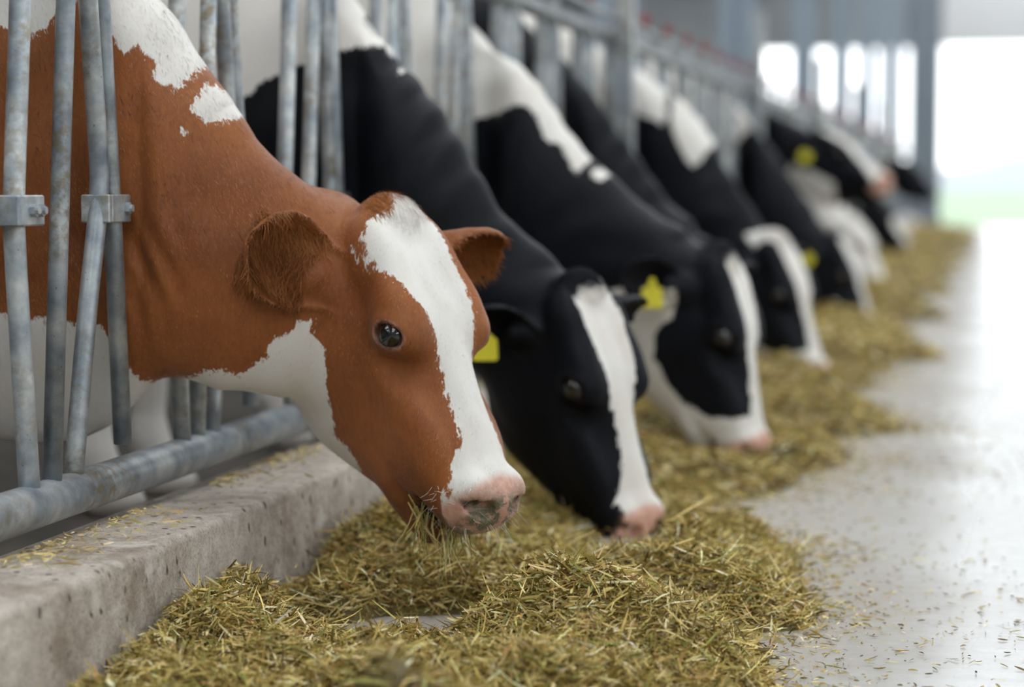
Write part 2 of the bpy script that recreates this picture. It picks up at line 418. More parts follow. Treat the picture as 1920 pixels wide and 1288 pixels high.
        V = acc / cnt[:, None]; Q = []
        for d in range(3):
            e1, e2 = (d + 1) % 3, (d + 2) % 3
            lo = [slice(1, -1)] * 3; lo[d] = slice(0, -1); hi = [slice(1, -1)] * 3; hi[d] = slice(1, None)
            A, B = S[tuple(lo)], S[tuple(hi)]; w = np.argwhere(A != B)
            if not len(w): continue
            off = np.ones(3, int); off[d] = 0; g = w + off; flip = A[tuple(w.T)]
            def cell(o1, o2):
                h = g.copy(); h[:, e1] -= o1; h[:, e2] -= o2; return idx[tuple(h.T)]
            q = np.stack([cell(1, 1), cell(0, 1), cell(0, 0), cell(1, 0)], 1); q[~flip] = q[~flip][:, ::-1]
            Q.append(q)
        return V, np.concatenate(Q)
def smooth_mesh(V, Q, it, w=None):
    E = np.concatenate([Q[:, [0, 1]], Q[:, [1, 2]], Q[:, [2, 3]], Q[:, [3, 0]]])
    i = np.concatenate([E[:, 0], E[:, 1]]); j = np.concatenate([E[:, 1], E[:, 0]]); n = np.bincount(i, minlength=len(V))
    for it_ in range(it):
        for lam in (.5, -.52):
            A = np.stack([np.bincount(i, V[j, c], minlength=len(V)) for c in range(3)], 1) / np.maximum(n, 1)[:, None]
            D = (A - V) * lam
            V = V + (D if w is None else D * w[:, None])
    return V
def vnormals(V, Q):
    n = np.cross(V[Q[:, 2]] - V[Q[:, 0]], V[Q[:, 3]] - V[Q[:, 1]]); N = np.zeros_like(V)
    for k in range(4):
        for c in range(3): N[:, c] += np.bincount(Q[:, k], n[:, c], minlength=len(V))
    return N / (np.linalg.norm(N, axis=1)[:, None] + 1e-12)
def axis_grid(lo, hi, f0, f1, fine, coarse):
    """fine step inside [f0,f1], growing to coarse outside"""
    a = list(np.arange(f0, f1 + fine, fine)); s = fine
    while a[-1] < hi: s = min(coarse, s * 1.12); a.append(a[-1] + s)
    b = []; x = f0; s = fine
    while x > lo: s = min(coarse, s * 1.12); x -= s; b.append(x)
    return np.array(b[::-1] + a)
def sstep(x, a, b): t = np.clip((x - a) / (b - a), 0, 1); return t * t * (3 - 2 * t)
def pchip(x, xp, fp):
    """smooth profile: linear interpolation of the table, blurred a little"""
    xs = np.linspace(xp[0], xp[-1], 240); f = np.interp(xs, xp, fp); k = np.hanning(27); k /= k.sum()
    f = np.convolve(np.pad(f, 13, 'edge'), k, 'valid'); return np.interp(x, xs, f)
HU = [-0.080, -0.030, 0.020, 0.070, 0.130, 0.200, 0.260, 0.320, 0.380, 0.440, 0.480, 0.515, 0.545]
HTOP = [-0.130, -0.085, -0.018, 0.002, 0.008, 0.008, -0.002, -0.013, -0.023, -0.032, -0.039, -0.044, -0.056]
HBOT = [-0.220, -0.260, -0.295, -0.325, -0.350, -0.365, -0.352, -0.315, -0.275, -0.232, -0.192, -0.154, -0.138]
HWT = [0.050, 0.058, 0.070, 0.084, 0.090, 0.090, 0.080, 0.066, 0.056, 0.050, 0.050, 0.052, 0.046]
HWM = [0.065, 0.075, 0.082, 0.086, 0.090, 0.092, 0.088, 0.080, 0.072, 0.064, 0.062, 0.064, 0.060]
HWB = [0.045, 0.050, 0.058, 0.066, 0.070, 0.072, 0.068, 0.062, 0.056, 0.050, 0.050, 0.052, 0.046]

def head_field(Fd, P, M, S=1.0, mouth=.012, ears=None, fine=.0045):
    """head in its own axes: u poll->muzzle, w to the cow's left, v out of the forehead"""
    def W(u, w, v): return P + M @ (np.array([u, w, v]) * S)
    def core(X, Y, Z):
        x, y, z = X - P[0], Y - P[1], Z - P[2]
        u = (M[0, 0] * x + M[1, 0] * y + M[2, 0] * z) / S; w = (M[0, 1] * x + M[1, 1] * y + M[2, 1] * z) / S; v = (M[0, 2] * x + M[1, 2] * y + M[2, 2] * z) / S
        uc = np.clip(u, -.05, .522)
        top = pchip(uc, HU, HTOP); bot = pchip(uc, HU, HBOT)
        a = (top - bot) / 2; c = (top + bot) / 2; s = (v - c) / a
        wt, wm, wb = pchip(uc, HU, HWT), pchip(uc, HU, HWM), pchip(uc, HU, HWB)
        sc = np.clip(s, -1, 1)
        wd = wm + sc * (wt - wb) / 2 / .75 * .75 + sc * sc * ((wt + wb) / 2 - wm)
        e = np.maximum(np.maximum((u - .522) / .030, (-.05 - u) / .05), 0)
        g = ((np.abs(w) / wd) ** 2.5 + np.abs(s) ** 2.5) ** (1 / 2.5)
        g = np.sqrt(g * g + e * e)
        return (g - 1) * np.minimum(a, wd) * S * .9
    cs = np.array([W(u, w, v) for u in (-.12, .60) for w in (-.13, .13) for v in (-.30, .05)])
    Fd.put(cs.min(0), cs.max(0), core, .06)
    def E(c, r, k=.02, op='u', R=None, both=True):
        for sd in ((-1, 1) if both else (1,)):
            Q = np.eye(3) if R is None else R(sd)
            Fd.ellipsoid(W(c[0], c[1] * sd, c[2]), np.array(r) * S, M @ Q, k * S, op)
    E((.022, 0, -.018), (.046, .060, .034), .028, both=False)             # poll
    E((.10, .066, -.026), (.075, .030, .038), .035)                         # frontal bone
    E((.215, .072, -.034), (.055, .034, .044), .035)                      # orbit
    E((.170, .070, -.012), (.045, .026, .020), .025)                      # brow
    E((.16, .062, -.18), (.10, .036, .095), .03)                          # cheek muscle
    E((.32, .068, -.095), (.085, .014, .022), .04)                        # facial crest
    E((.275, .092, -.060), (.03, .010, .02), .03, op='s')                 # hollow below the eye
    E((.41, .060, -.110), (.06, .014, .045), .04)                         # upper cheek
    E((.385, .050, -.205), (.06, .012, .022), .02)                        # mouth-corner fold
    E((.496, 0, -.092), (.052, .066, .050), .025, both=False)             # muzzle pad
    E((.503, .044, -.070), (.030, .024, .030), .018)                      # nostril wings
    E((.478, .030, -.122), (.050, .034, .026), .018)                      # upper lips
    # lower jaw and chin
    E((.425, 0, -.200 - mouth), (.085, .046, .034), .03, both=False)
    E((.485, 0, -.184 - mouth * 1.6), (.038, .040, .028), .02, both=False)
    # mouth slit
    def slit(sd):
        a = .12 + mouth * 2; return np.array([[math.cos(a), 0, -math.sin(a)], [0, 1, 0], [math.sin(a), 0, math.cos(a)]]).T
    E((.508, 0, -.157 - mouth * .55), (.076, .090, .0055 + mouth * .30), .008, 's', R=slit, both=False)
    # nostrils : comma-shaped
    for sd in (-1, 1):
        Fd.cone(W(.536, .032 * sd, -.064), W(.524, .052 * sd, -.067), .0165 * S, .0125 * S, .008 * S, 's')
        Fd.cone(W(.524, .052 * sd, -.067), W(.503, .064 * sd, -.080), .0095 * S, .005 * S, .006 * S, 's')
        Fd.cone(W(.536, .034 * sd, -.064), W(.49, .030 * sd, -.066), .011 * S, .007 * S, .006 * S, 's')
    # eyes : lids round the ball, almond opening
    eye = []
    for sd in (-1, 1):
        ec = W(.226, .0835 * sd, -.038)
        out = unit(M @ np.array([.10, sd * 1., .16])); lng = M @ np.array([.80, -.12 * sd, .60]); lng = unit(lng - out * (lng @ out)); up = np.cross(out, lng)
        Q = np.stack([lng, out, up], 1)
        Fd.ellipsoid(ec + out * .004 * S, np.array([.039, .0275, .034]) * S, Q, .016 * S)
        Fd.ellipsoid(ec + out * .030 * S, np.array([.0285, .030, .0178]) * S, Q, .005 * S, 's')
        up2 = up if up[2] > 0 else -up
        Fd.ellipsoid(ec + out * .022 * S - up2 * .029 * S, np.array([.030, .007, .003]) * S, Q, .008 * S, 's')   # fold under the lid
        eye.append((ec + out * .0055 * S, out, lng))
    # ears
    for sd in (-1, 1):
        b = ears['near' if sd < 0 else 'far']
        base = W(b['base'][0], b['base'][1] * sd, b['base'][2]); e = unit(b['axis']); o = np.array(b['open'], float); o = unit(o - e * (o @ e)); c = np.cross(e, o)
        L = b.get('len', .175) * S; Wd = b.get('wid', .062) * S
        Fd.cone(base - e * .03 * S, base + e * .03 * S, .034 * S, .026 * S, .03 * S)
        lo = base - .03; ext = np.array([base - e * .03 + c * Wd * q + o * .05 * r for q in (-1.2, 1.2) for r in (-1.2, 1.2)] + [base + e * (L + .02) + c * Wd * q + o * .05 * r for q in (-1.2, 1.2) for r in (-1.2, 1.2)])
        def fn(X, Y, Z):
            x, y, z = X - base[0], Y - base[1], Z - base[2]
            ee = (x * e[0] + y * e[1] + z * e[2]) / L; cc = x * c[0] + y * c[1] + z * c[2]; oo = x * o[0] + y * o[1] + z * o[2]
            t = np.clip(ee, 0, 1)
            w = Wd * np.interp(t, [0, .12, .30, .50, .70, .85, .94, 1], [.46, .62, .88, 1.0, .95, .74, .50, .2])
            dep = S * np.interp(t, [0, .3, .7, 1], [.040, .052, .036, .014])
            mid = dep * ((cc / w) ** 2 - .8) - .012 * S * t
            th = S * np.interp(t, [0, .4, 1], [.010, .0065, .005])
            f = np.maximum(np.abs(oo - mid) * .75 - th, (np.abs(cc) - w) * .9)
            return np.maximum(f, np.maximum(ee - 1, -.05 - ee) * L)
        Fd.put(ext.min(0), ext.max(0), fn, .014 * S)
    return eye
def leg(Fd, x, y, front, zt):
    if front:
        Fd.ellipsoid((x - .02, y * .9, .86), (.14, .10, .24), None, .08)
        Fd.cone((x, y + 0, .74), (x + .02, y, .40), .085, .055, .05); Fd.cone((x + .02, y, .40), (x + .005, y, .13), .045, .036, .03)
        Fd.cone((x + .005, y, .13), (x + .04, y, .05), .042, .050, .03); Fd.ellipsoid((x + .05, y, .025), (.07, .055, .04), None, .02)
    else:
        Fd.ellipsoid((x, y * .85, .92), (.20, .11, .28), None, .1)
        Fd.cone((x + .08, y, .72), (x - .12, y, .48), .10, .055, .05); Fd.cone((x - .12, y, .48), (x - .07, y, .13), .050, .037, .03)
        Fd.cone((x - .07, y, .13), (x - .03, y, .05), .043, .050, .03); Fd.ellipsoid((x - .02, y, .025), (.07, .055, .04), None, .02)

def catmull_rows(rows, n=4): return curve_pts(rows, n)

def build_cow(spec):
    P = np.array(spec['poll'], float); M = rot_head(*spec['rot']); S = spec.get('scale', 1.0); fine = spec.get('fine', .009)
    neck = np.array(spec['neck'], float)
    # last section sits in the back of the head
    end = P + M @ (np.array([.055, 0, -.170]) * S)
    rows = np.vstack([neck, [[*end, .112 * S, .066 * S]]])
    rows = catmull_rows(rows, 3)
    yb = neck[0][1]; sh = spec.get('body_x', -1.75)
    hz = P - .0
    hc = np.array([P + M @ (np.array(q) * S) for q in ((-.05, -.2, 0), (.6, -.1, -.1), (.6, .1, -.1), (-.05, .2, 0), (.2, 0, -.3), (.1, -.25, -.1), (.1, .25, -.1))])
    lo = hc.min(0) - .03; hi = hc.max(0) + .03
    long_ = spec.get('body', True)
    fx = spec.get('fine_x', lo[0]); fy = spec.get('fine_y', lo[1]); fz = spec.get('fine_z', hi[2])
    ax = [axis_grid(-3.75 if long_ else -2.3, hi[0] + .02, min(fx, lo[0]), hi[0], fine, .035),
          axis_grid(min(yb - .42, lo[1] - .02), max(yb + .42, hi[1] + .02), min(fy, lo[1]), hi[1], fine, .035),
          axis_grid(-.02, 1.62, lo[2], max(hi[2], fz), fine, .035)]
    Fd = Field(ax)
    bz = spec.get('body_z', 0.0)
    if long_:
        Fd.sweep([(sh - 1.75, yb, 1.12 + bz, .20, .16), (sh - 1.45, yb, 1.06 + bz, .30, .25), (sh - 1.0, yb, .98 + bz, .37, .31), (sh - .55, yb, .97 + bz, .38, .32), (sh - .2, yb, .99 + bz, .37, .26), (sh + .1, yb, 1.0 + bz, .33, .18)])
        Fd.cone((sh - 1.9, yb, 1.28 + bz), (sh - 1.97, yb, .6), .035, .022, .04)
        for sy in (-1, 1): leg(Fd, sh - 1.55, yb + .17 * sy, False, .9)
        Fd.ellipsoid((sh - 1.25, yb, .62), (.20, .17, .17), None, .06)
    else:
        Fd.sweep([(sh - .5, yb, .97 + bz, .38, .32), (sh - .2, yb, .99 + bz, .37, .26), (sh + .1, yb, 1.0 + bz, .33, .18)])
    for sy in (-1, 1):
        leg(Fd, sh - .08, yb + .15 * sy, True, .8)
        Fd.ellipsoid((sh - .02, yb + .13 * sy, 1.05 + bz), (.16, .09, .26), rot_head(25, 0, 0), .08)
    Fd.ellipsoid((sh + .14, yb, .70 + bz), (.16, .10, .17), rot_head(30, 0, 0), .10)      # brisket
    Fd.sweep(rows, .10, .05)
    for q in spec.get('extra', ()): Fd.ellipsoid(q[0], q[1], rot_head(*q[2]), q[3])
    eyes = head_field(Fd, P, M, S, spec.get('mouth', .012), spec['ears'], fine)
    V, Q = Fd.mesh()
    V = smooth_mesh(V, Q, 2)
    # the neck is squeezed between the lock arm and the next fixed bar
    yf = np.interp(FX, neck[:, 0], neck[:, 1]); yc = 2.8 + PITCH * round((yf - 2.8 - .347) / PITCH) + .347
    ax_ = np.abs(V[:, 0] - FX); lim = .092 + .9 * np.maximum(ax_ - .035, 0); dy = V[:, 1] - yc; d = np.abs(dy)
    dn = np.where(d < .75 * lim, d, .75 * lim + .25 * lim * np.tanh((d - .75 * lim) / (.25 * lim)))
    wq = sstep(-ax_, -.16, -.08); V[:, 1] = np.where(V[:, 2] > .2, yc + np.sign(dy) * (d + (dn - d) * wq), V[:, 1])
    return V, Q, eyes, P, M, S

# ---------------------------------------------------------------- coats
def poly_sd(x, y, poly):
    """signed distance to a closed polygon, positive inside"""
    poly = np.asarray(poly, float); d = np.full(x.shape, 1e9); ins = np.zeros(x.shape, bool)
    for (x0, y0), (x1, y1) in zip(poly, np.roll(poly, -1, 0)):
        ex, ey = x1 - x0, y1 - y0; t = np.clip(((x - x0) * ex + (y - y0) * ey) / (ex * ex + ey * ey + 1e-12), 0, 1)
        d = np.minimum(d, (x - x0 - t * ex) ** 2 + (y - y0 - t * ey) ** 2)
        c = ((y0 > y) != (y1 > y)) & (x < (x1 - x0) * (y - y0) / (y1 - y0 + 1e-12) + x0); ins ^= c
    d = np.sqrt(d); return np.where(ins, d, -d)
def coat_material(name, dark_lo, dark_hi, white=(.80, .77, .72), edge=.010, sheen=.10, spec=.3):
    m, nt, b = new_mat(name); v = obj_vec(nt)
    pat = attr(nt, 'pat').outputs['Fac']; skin = attr(nt, 'skin').outputs['Fac']; dk = attr(nt, 'dark').outputs['Fac']
    n = noise(nt, obj_vec(nt, (1, 1, .35)), 150, 4, .6); n0 = noise(nt, v, 25, 3)
    p = math_n(nt, 'ADD', pat, math_n(nt, 'ADD', math_n(nt, 'MULTIPLY', math_n(nt, 'SUBTRACT', n, .5), edge * 3), math_n(nt, 'MULTIPLY', math_n(nt, 'SUBTRACT', n0, .5), edge * 1.5)))
    fac = nd(nt, 'ShaderNodeMapRange'); nt.links.new(p, fac.inputs[0]); fac.inputs[1].default_value = -.0012; fac.inputs[2].default_value = .0012
    big = noise(nt, v, 6, 5, .6)
    dark = ramp(nt, math_n(nt, 'ADD', math_n(nt, 'MULTIPLY', big, .7), math_n(nt, 'MULTIPLY', n, .3)), [(.3, dark_lo), (.7, dark_hi)])
    dark = mixc(nt, 1.0, dark, attr(nt, 'tint').outputs['Color'], 'MULTIPLY')
    wcol = mixc(nt, ramp(nt, noise(nt, v, 9, 4), [(.45, (0, 0, 0)), (.75, (.5, .5, .5))]), white, tuple(c * k for c, k in zip(white, (.86, .78, .70))))
    col = mixc(nt, fac.outputs[0], wcol, dark)
    mot = noise(nt, v, 90, 4, .6)
    pink = ramp(nt, mot, [(.35, (.58, .30, .22)), (.65, (.76, .46, .36))])
    mud = math_n(nt, 'MULTIPLY', ramp(nt, noise(nt, v, 45, 6, .75), [(.43, (0, 0, 0)), (.50, (1, 1, 1))]), attr(nt, 'mud').outputs['Fac'])
    mudc = ramp(nt, noise(nt, v, 300, 3, .7), [(.3, (.07, .065, .04)), (.7, (.26, .24, .15))])
    col = mixc(nt, skin, col, pink); col = mixc(nt, dk, col, (.012, .008, .007)); col = mixc(nt, mud, col, mudc)
    nt.links.new(col, b.inputs['Base Color'])
    rr = nd(nt, 'ShaderNodeMapRange'); nt.links.new(skin, rr.inputs[0]); rr.inputs[3].default_value = .55; rr.inputs[4].default_value = .38
    nt.links.new(rr.outputs[0], b.inputs['Roughness']); b.inputs['Specular IOR Level'].default_value = spec
    b.inputs['Sheen Weight'].default_value = sheen; b.inputs['Sheen Roughness'].default_value = .4
    bump(nt, b, math_n(nt, 'ADD', n, math_n(nt, 'MULTIPLY', mud, .8)), .25, .003)
    return m
def fur_material(name, lying=True):
    m, nt, b = new_mat(name); c = attr(nt, 'col')
    nt.links.new(c.outputs['Color'], b.inputs['Base Color'])
    if lying: nt.links.new(attr(nt, 'fn').outputs['Vector'], b.inputs['Normal'])   # lying hair shades with the skin
    b.inputs['Roughness'].default_value = .42; b.inputs['Specular IOR Level'].default_value = .45; b.inputs['Sheen Weight'].default_value = .05 if lying else 0
    if not lying: b.inputs['Roughness'].default_value = .7; b.inputs['Specular IOR Level'].default_value = .12
    return m
FUR = fur_material('fur'); LOOSE = fur_material('loose_hair', False)
COAT_RED = coat_material('red_white_coat', (.18, .050, .012), (.37, .125, .034))
COAT_BLACK = coat_material('black_white_coat', (.0022, .0026, .0044), (.0055, .0068, .011), sheen=.0, spec=.17)
RED_H = ((.13, .034, .008), (.47, .175, .054)); BLACK_H = ((.004, .004, .006), (.014, .015, .021)); WHITE_H = ((.66, .60, .53), (.86, .83, .78))

def eye_material():
    m, nt, b = new_mat('eye'); t = nd(nt, 'ShaderNodeTexCoord'); s = nd(nt, 'ShaderNodeSeparateXYZ'); nt.links.new(t.outputs['Object'], s.inputs[0])
    # object x runs along the lid opening, z across it: horizontal pupil, brown iris, pale corners
    r = math_n(nt, 'SQRT', math_n(nt, 'ADD', math_n(nt, 'POWER', s.outputs[0], 2.0), math_n(nt, 'POWER', s.outputs[2], 2.0)))
    pup = math_n(nt, 'SQRT', math_n(nt, 'ADD', math_n(nt, 'POWER', math_n(nt, 'MULTIPLY', s.outputs[0], .55), 2.0), math_n(nt, 'POWER', s.outputs[2], 2.0)))
    iris = ramp(nt, r, [(.0, (.012, .007, .005)), (.0175, (.018, .010, .007)), (.0205, (.008, .006, .006)), (.0235, (.30, .20, .18))])
    col = mixc(nt, ramp(nt, pup, [(.0075, (1, 1, 1)), (.009, (0, 0, 0))]), iris, (.003, .003, .005))
    nt.links.new(col, b.inputs['Base Color']); b.inputs['Roughness'].default_value = .04; b.inputs['Coat Weight'].default_value = 1.0; b.inputs['Coat Roughness'].default_value = .02
    return m
EYE = eye_material()
TAG_Y = mat_plain('yellow_tag', (.68, .60, .02), .45, 0, .06, 30)
WHISK = mat_plain('whisker', (.75, .70, .62), .4)

def head_local(V, P, M, S): return (V - P) @ M / S
def coat(V, N, P, M, S, pt):
    L = head_local(V, P, M, S); u, w, v = L.T
    white = np.full(len(V), -1.0)
    inhead = (u > -.06) & (np.abs(w) < .16) & (v > -.45)
    bl = pt.get('blaze')
    if bl is not None:
        b = np.asarray(bl, float); wl = np.interp(u, b[:, 0], b[:, 1]); wr = np.interp(u, b[:, 0], b[:, 2])
        e = np.minimum(np.minimum(w - wl, wr - w), np.minimum(v - np.interp(u, b[:, 0], b[:, 3]), u - b[0, 0]))
        white = np.maximum(white, np.where(inhead, e, -1))
    for poly in pt.get('head_uv', ()): white = np.maximum(white, np.where(inhead, poly_sd(u, v, poly), -1))
    for poly in pt.get('xz', ()): white = np.maximum(white, np.where((u < .08) | (v < -.16) , poly_sd(V[:, 0], V[:, 2], poly), -1))
    dark = np.full(len(V), -1.0)
    for poly in pt.get('xz_dark', ()): dark = np.maximum(dark, poly_sd(V[:, 0], V[:, 2], poly))
    pat = np.maximum(-white, dark)
    pat = np.where((V[:, 2] < .45) & (V[:, 0] < -1.66), np.minimum(pat, V[:, 2] - pt.get('sock', .42)), pat)
    mz = pt.get('muzzle', .488)
    skin = sstep(u + (v + .06) * -.10 - np.abs(w) * .22, mz - .012, mz + .010) * (v > -.17) * inhead
    skin = skin * sstep(-pat, -.008, .004)
    return L, pat, skin

def ribbons(root, d, n, length, width, col, fn, bend=.25, seg=2):
    """thin tapered strands; root/d/n (k,3), returns V, quads/tris, colours, normals"""
    k = len(root); side = np.cross(d, n); side /= np.linalg.norm(side, axis=1)[:, None] + 1e-9
    Vs = []
    for i in range(seg):
        t = i / seg; p = root + d * (length * t)[:, None] - n * (length * bend * t * t)[:, None]
        hw = (width * (1 - t * .6) * .5)[:, None]; Vs += [p - side * hw, p + side * hw]
    Vs.append(root + d * length[:, None] - n * (length * bend)[:, None])
    nv = 2 * seg + 1; VV = np.stack(Vs, 1).reshape(-1, 3); b = np.arange(k)[:, None] * nv
    quads = np.concatenate([b + np.array([[2 * i, 2 * i + 1, 2 * i + 3, 2 * i + 2]]) for i in range(seg - 1)]) if seg > 1 else np.zeros((0, 4), int)
    tris = b + np.array([[2 * seg - 2, 2 * seg - 1, 2 * seg]])
    return VV, quads, tris, np.repeat(col, nv, 0), np.repeat(fn, nv, 0)
def strand_mesh(name, data, mat):
    VV, q, t, c, f = data
    me = mesh_np(name, VV, [q, t], mat, True)
    n = len(me.vertices)
    a = me.attributes.new('col', 'FLOAT_COLOR', 'POINT'); a.data.foreach_set('color', np.concatenate([c, np.ones((len(c), 1))], 1).astype(np.float32).ravel()[:n * 4])
    if f is not None:
        a = me.attributes.new('fn', 'FLOAT_VECTOR', 'POINT'); a.data.foreach_set('vector', f.astype(np.float32).ravel()[:n * 3])
    return me
def sample_surface(V, Q, wgt, k):
    A = np.linalg.norm(np.cross(V[Q[:, 2]] - V[Q[:, 0]], V[Q[:, 3]] - V[Q[:, 1]]), axis=1) * .5 * wgt
    f = rng.choice(len(Q), k, p=A / A.sum()); a, b = rng.random(k), rng.random(k)
    W = np.stack([(1 - a) * (1 - b), a * (1 - b), a * b, (1 - a) * b], 1); return Q[f], W
def interp_at(X, q, W): return (X[q] * W[..., None]).sum(1) if X.ndim > 1 else (X[q] * W).sum(1)

def finish_cow(spec):
    V, Q, eyes, P, M, S = build_cow(spec)
    N = vnormals(V, Q)
    if spec.get('folds'):        # skin folds behind the jaw and at the fence, soft muscle relief on the neck
        L0 = head_local(V, P, M, S); nk = sstep(-L0[:, 0], -.10, .04) * sstep(V[:, 0], -1.75, -1.6)
        X, Z, Y = V[:, 0], V[:, 2], V[:, 1]
        f1 = np.sin((X * .96 + Z * .28) * 150 + 1.5 * np.sin(Z * 22)) * np.exp(-((X + 1.25) / .055) ** 2) * np.exp(-((Z - .53) / .12) ** 2)
        f2 = np.sin((X * .8 - Z * .6) * 120 + np.sin(Z * 30)) * np.exp(-((L0[:, 0] - .07) / .06) ** 2) * np.exp(-((L0[:, 2] + .16) / .07) ** 2)
        f3 = np.sin(X * 19 + 2 * np.sin(Z * 11)) * np.sin(Z * 17 + X * 8)
        f4 = np.sin((X * .5 + Z * .85) * 60 + 2 * np.sin(X * 14)) * np.exp(-((X + 1.12) / .10) ** 2) * np.exp(-((Z - .70) / .10) ** 2)
        V = V + N * ((nk * (.0030 * f1 + .0035 * f3 + .0010 * f4) + .0022 * f2 * (np.abs(L0[:, 1]) < .14))[:, None])
        N = vnormals(V, Q)
    else:                        # soft muscle relief along neck and shoulder
        X, Z = V[:, 0], V[:, 2]; L0 = head_local(V, P, M, S); nk = sstep(-L0[:, 0], -.08, .06) * sstep(Z, .45, .6)
        V = V + N * ((nk * (.006 * np.sin((X * .7 + Z * .7) * 11 + 2.2 * np.sin((X * .7 - Z * .7) * 9 + P[1])) + .0030 * np.sin((X * .55 - Z * .83) * 62 + 2 * np.sin(X * 17)) * (.4 + .6 * np.sin(X * 9 + Z * 6))))[:, None])
        N = vnormals(V, Q)
    pt = spec['coat']; L, pat, skin = coat(V, N, P, M, S, pt)
    u, w, v = L.T
    black = spec.get('black', True); mat = COAT_BLACK if black else COAT_RED
    dark = np.zeros(len(V)); mud = np.zeros(len(V))
    for sd in (-1, 1):
        for c in ((.500, .032 * sd, -.066), (.520, .040 * sd, -.066), (.508, .058 * sd, -.072)):
            dd = np.linalg.norm((L - c) / (.017, .014, .012), axis=1); dark = np.maximum(dark, sstep(-dd, -1.15, -.75))
        dd = np.linalg.norm(L - (.525, .040 * sd, -.068), axis=1); mud = np.maximum(mud, sstep(-dd, -.05, -.02) * .55)
    mud = np.maximum(mud, sstep(u, .505, .535) * sstep(-np.abs(w), -.075, -.05)) * spec.get('mud', .4)
    dark = np.maximum(dark * .9, sstep(-np.abs(v + .157 + .015), -.010, -.004) * sstep(u, .44, .46) * (np.abs(w) < .052) * (u < .53))
    for (ec, out, lng), sd in zip(eyes, (-1, 1)):       # bare lids
        r = V - ec; o_ = r @ out; up = np.cross(out, lng); e = np.sqrt((r @ lng / .0275) ** 2 + (r @ up / .0205) ** 2) / S
        rim = sstep(-e, -1.28, -1.08) * (o_ > -.02)
        if black: dark = np.maximum(dark, rim * .5)
        else: skin = np.maximum(skin, rim * .45); dark = np.maximum(dark, sstep(-e, -1.12, -1.0) * (o_ > 0) * .75)
    # the coat itself is darker round the mouth and more golden over brow and cheek
    tint = 1 - .42 * sstep(u, .37, .47) * sstep(-v, .08, .14) + .22 * np.exp(-((u - .16) / .06) ** 2 - ((v + .01) / .05) ** 2) + .16 * np.exp(-((u - .33) / .07) ** 2 - ((v + .13) / .06) ** 2)
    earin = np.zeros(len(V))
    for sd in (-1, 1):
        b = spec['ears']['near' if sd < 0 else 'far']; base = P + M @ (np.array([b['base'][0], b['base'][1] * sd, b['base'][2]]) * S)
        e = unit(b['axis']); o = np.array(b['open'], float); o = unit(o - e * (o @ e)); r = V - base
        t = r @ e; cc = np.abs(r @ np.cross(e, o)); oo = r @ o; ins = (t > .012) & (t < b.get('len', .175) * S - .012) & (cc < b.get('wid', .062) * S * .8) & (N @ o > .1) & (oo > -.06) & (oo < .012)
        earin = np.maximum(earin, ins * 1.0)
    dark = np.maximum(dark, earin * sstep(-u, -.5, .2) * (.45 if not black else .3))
    base = (float(spec['body_x']) if 'body_x' in spec else -1.75, float(spec['neck'][0][1]), 0.0)
    root = empty('cow', base); nb = tuple(-c for c in base)
    tag(root, spec['label'], 'cow', 'cows feeding at the headlocks')
    me = mesh_np('body', V, Q, mat)
    for nm, arr in (('tint', tint), ('pat', pat), ('skin', skin), ('dark', dark), ('mud', mud)):
        a = me.attributes.new(nm, 'FLOAT', 'POINT'); a.data.foreach_set('value', np.asarray(arr, np.float32))
    link('body', me, root, nb)
    # eyes
    for ec, out, lng in eyes:
        R_ = .0255 * S; t = np.linspace(0, math.pi, 17); mb = MB()
        mb.tube([(0, -math.cos(a) * R_, 0) for a in t], [max(1e-4, math.sin(a) * R_) for a in t], 28, False)
        o = mb.build('eye', EYE, root, (0, 0, 0), True); up = np.cross(lng, out)
        mt = Matrix(np.column_stack([lng, out, up]).tolist()).to_4x4(); mt.translation = Vector(ec) + Vector(nb); o.matrix_local = mt
    # strands
    H = RED_H if not black else BLACK_H
    def cols(pv, rnd, shade, tv):
        isd = (pv > 0)[:, None]; a, b_ = np.array(H[0]), np.array(H[1]); c, d_ = np.array(WHITE_H[0]), np.array(WHITE_H[1])
        return np.where(isd, (a + (b_ - a) * rnd[:, None]) * tv[:, None], c + (d_ - c) * rnd[:, None]) * shade[:, None]
    def flow(p, n_, Ls, tuft=False):
        hd = sstep(Ls[:, 0], -.02, .08)[:, None]; side = np.sign(Ls[:, 1])[:, None]
        dh = (M @ np.array([.75, 0, -.25]))[None] + side * (M @ np.array([0, .55, 0]))[None]
        dn = np.array([[-.05, 0, -1.0]]) + np.array([[.45, 0, 0]])
        d = dh * hd + dn * (1 - hd); d = d - n_ * (d * n_).sum(1)[:, None]; return d / (np.linalg.norm(d, axis=1)[:, None] + 1e-9)
    def strands(name, k, wgt, length, width, lift, jit, parent, flowfn=flow, bend=.25, pick=None, seg=2):
        fw = wgt[Q].mean(1)
        if fw.max() <= 0: return None
        q, W = sample_surface(V, Q, fw, k); p = interp_at(V, q, W); n_ = interp_at(N, q, W); n_ /= np.linalg.norm(n_, axis=1)[:, None]
        Ls = interp_at(L, q, W); pv = interp_at(pat, q, W) + rng.normal(0, .0022, k) + .004 * np.sin(p[:, 0] * 260 + 3 * np.sin(p[:, 2] * 90)) * np.sin(p[:, 2] * 210)
        d = flowfn(p, n_, Ls); d = d + rng.normal(0, jit, (k, 3)); d -= n_ * (d * n_).sum(1)[:, None]; d /= np.linalg.norm(d, axis=1)[:, None] + 1e-9
        lf = lift * rng.uniform(.5, 1.5, k); dd = d * np.cos(lf)[:, None] + n_ * np.sin(lf)[:, None]
        ln = length * rng.uniform(.6, 1.3, k) if np.isscalar(length) else interp_at(length, q, W) * rng.uniform(.6, 1.3, k)
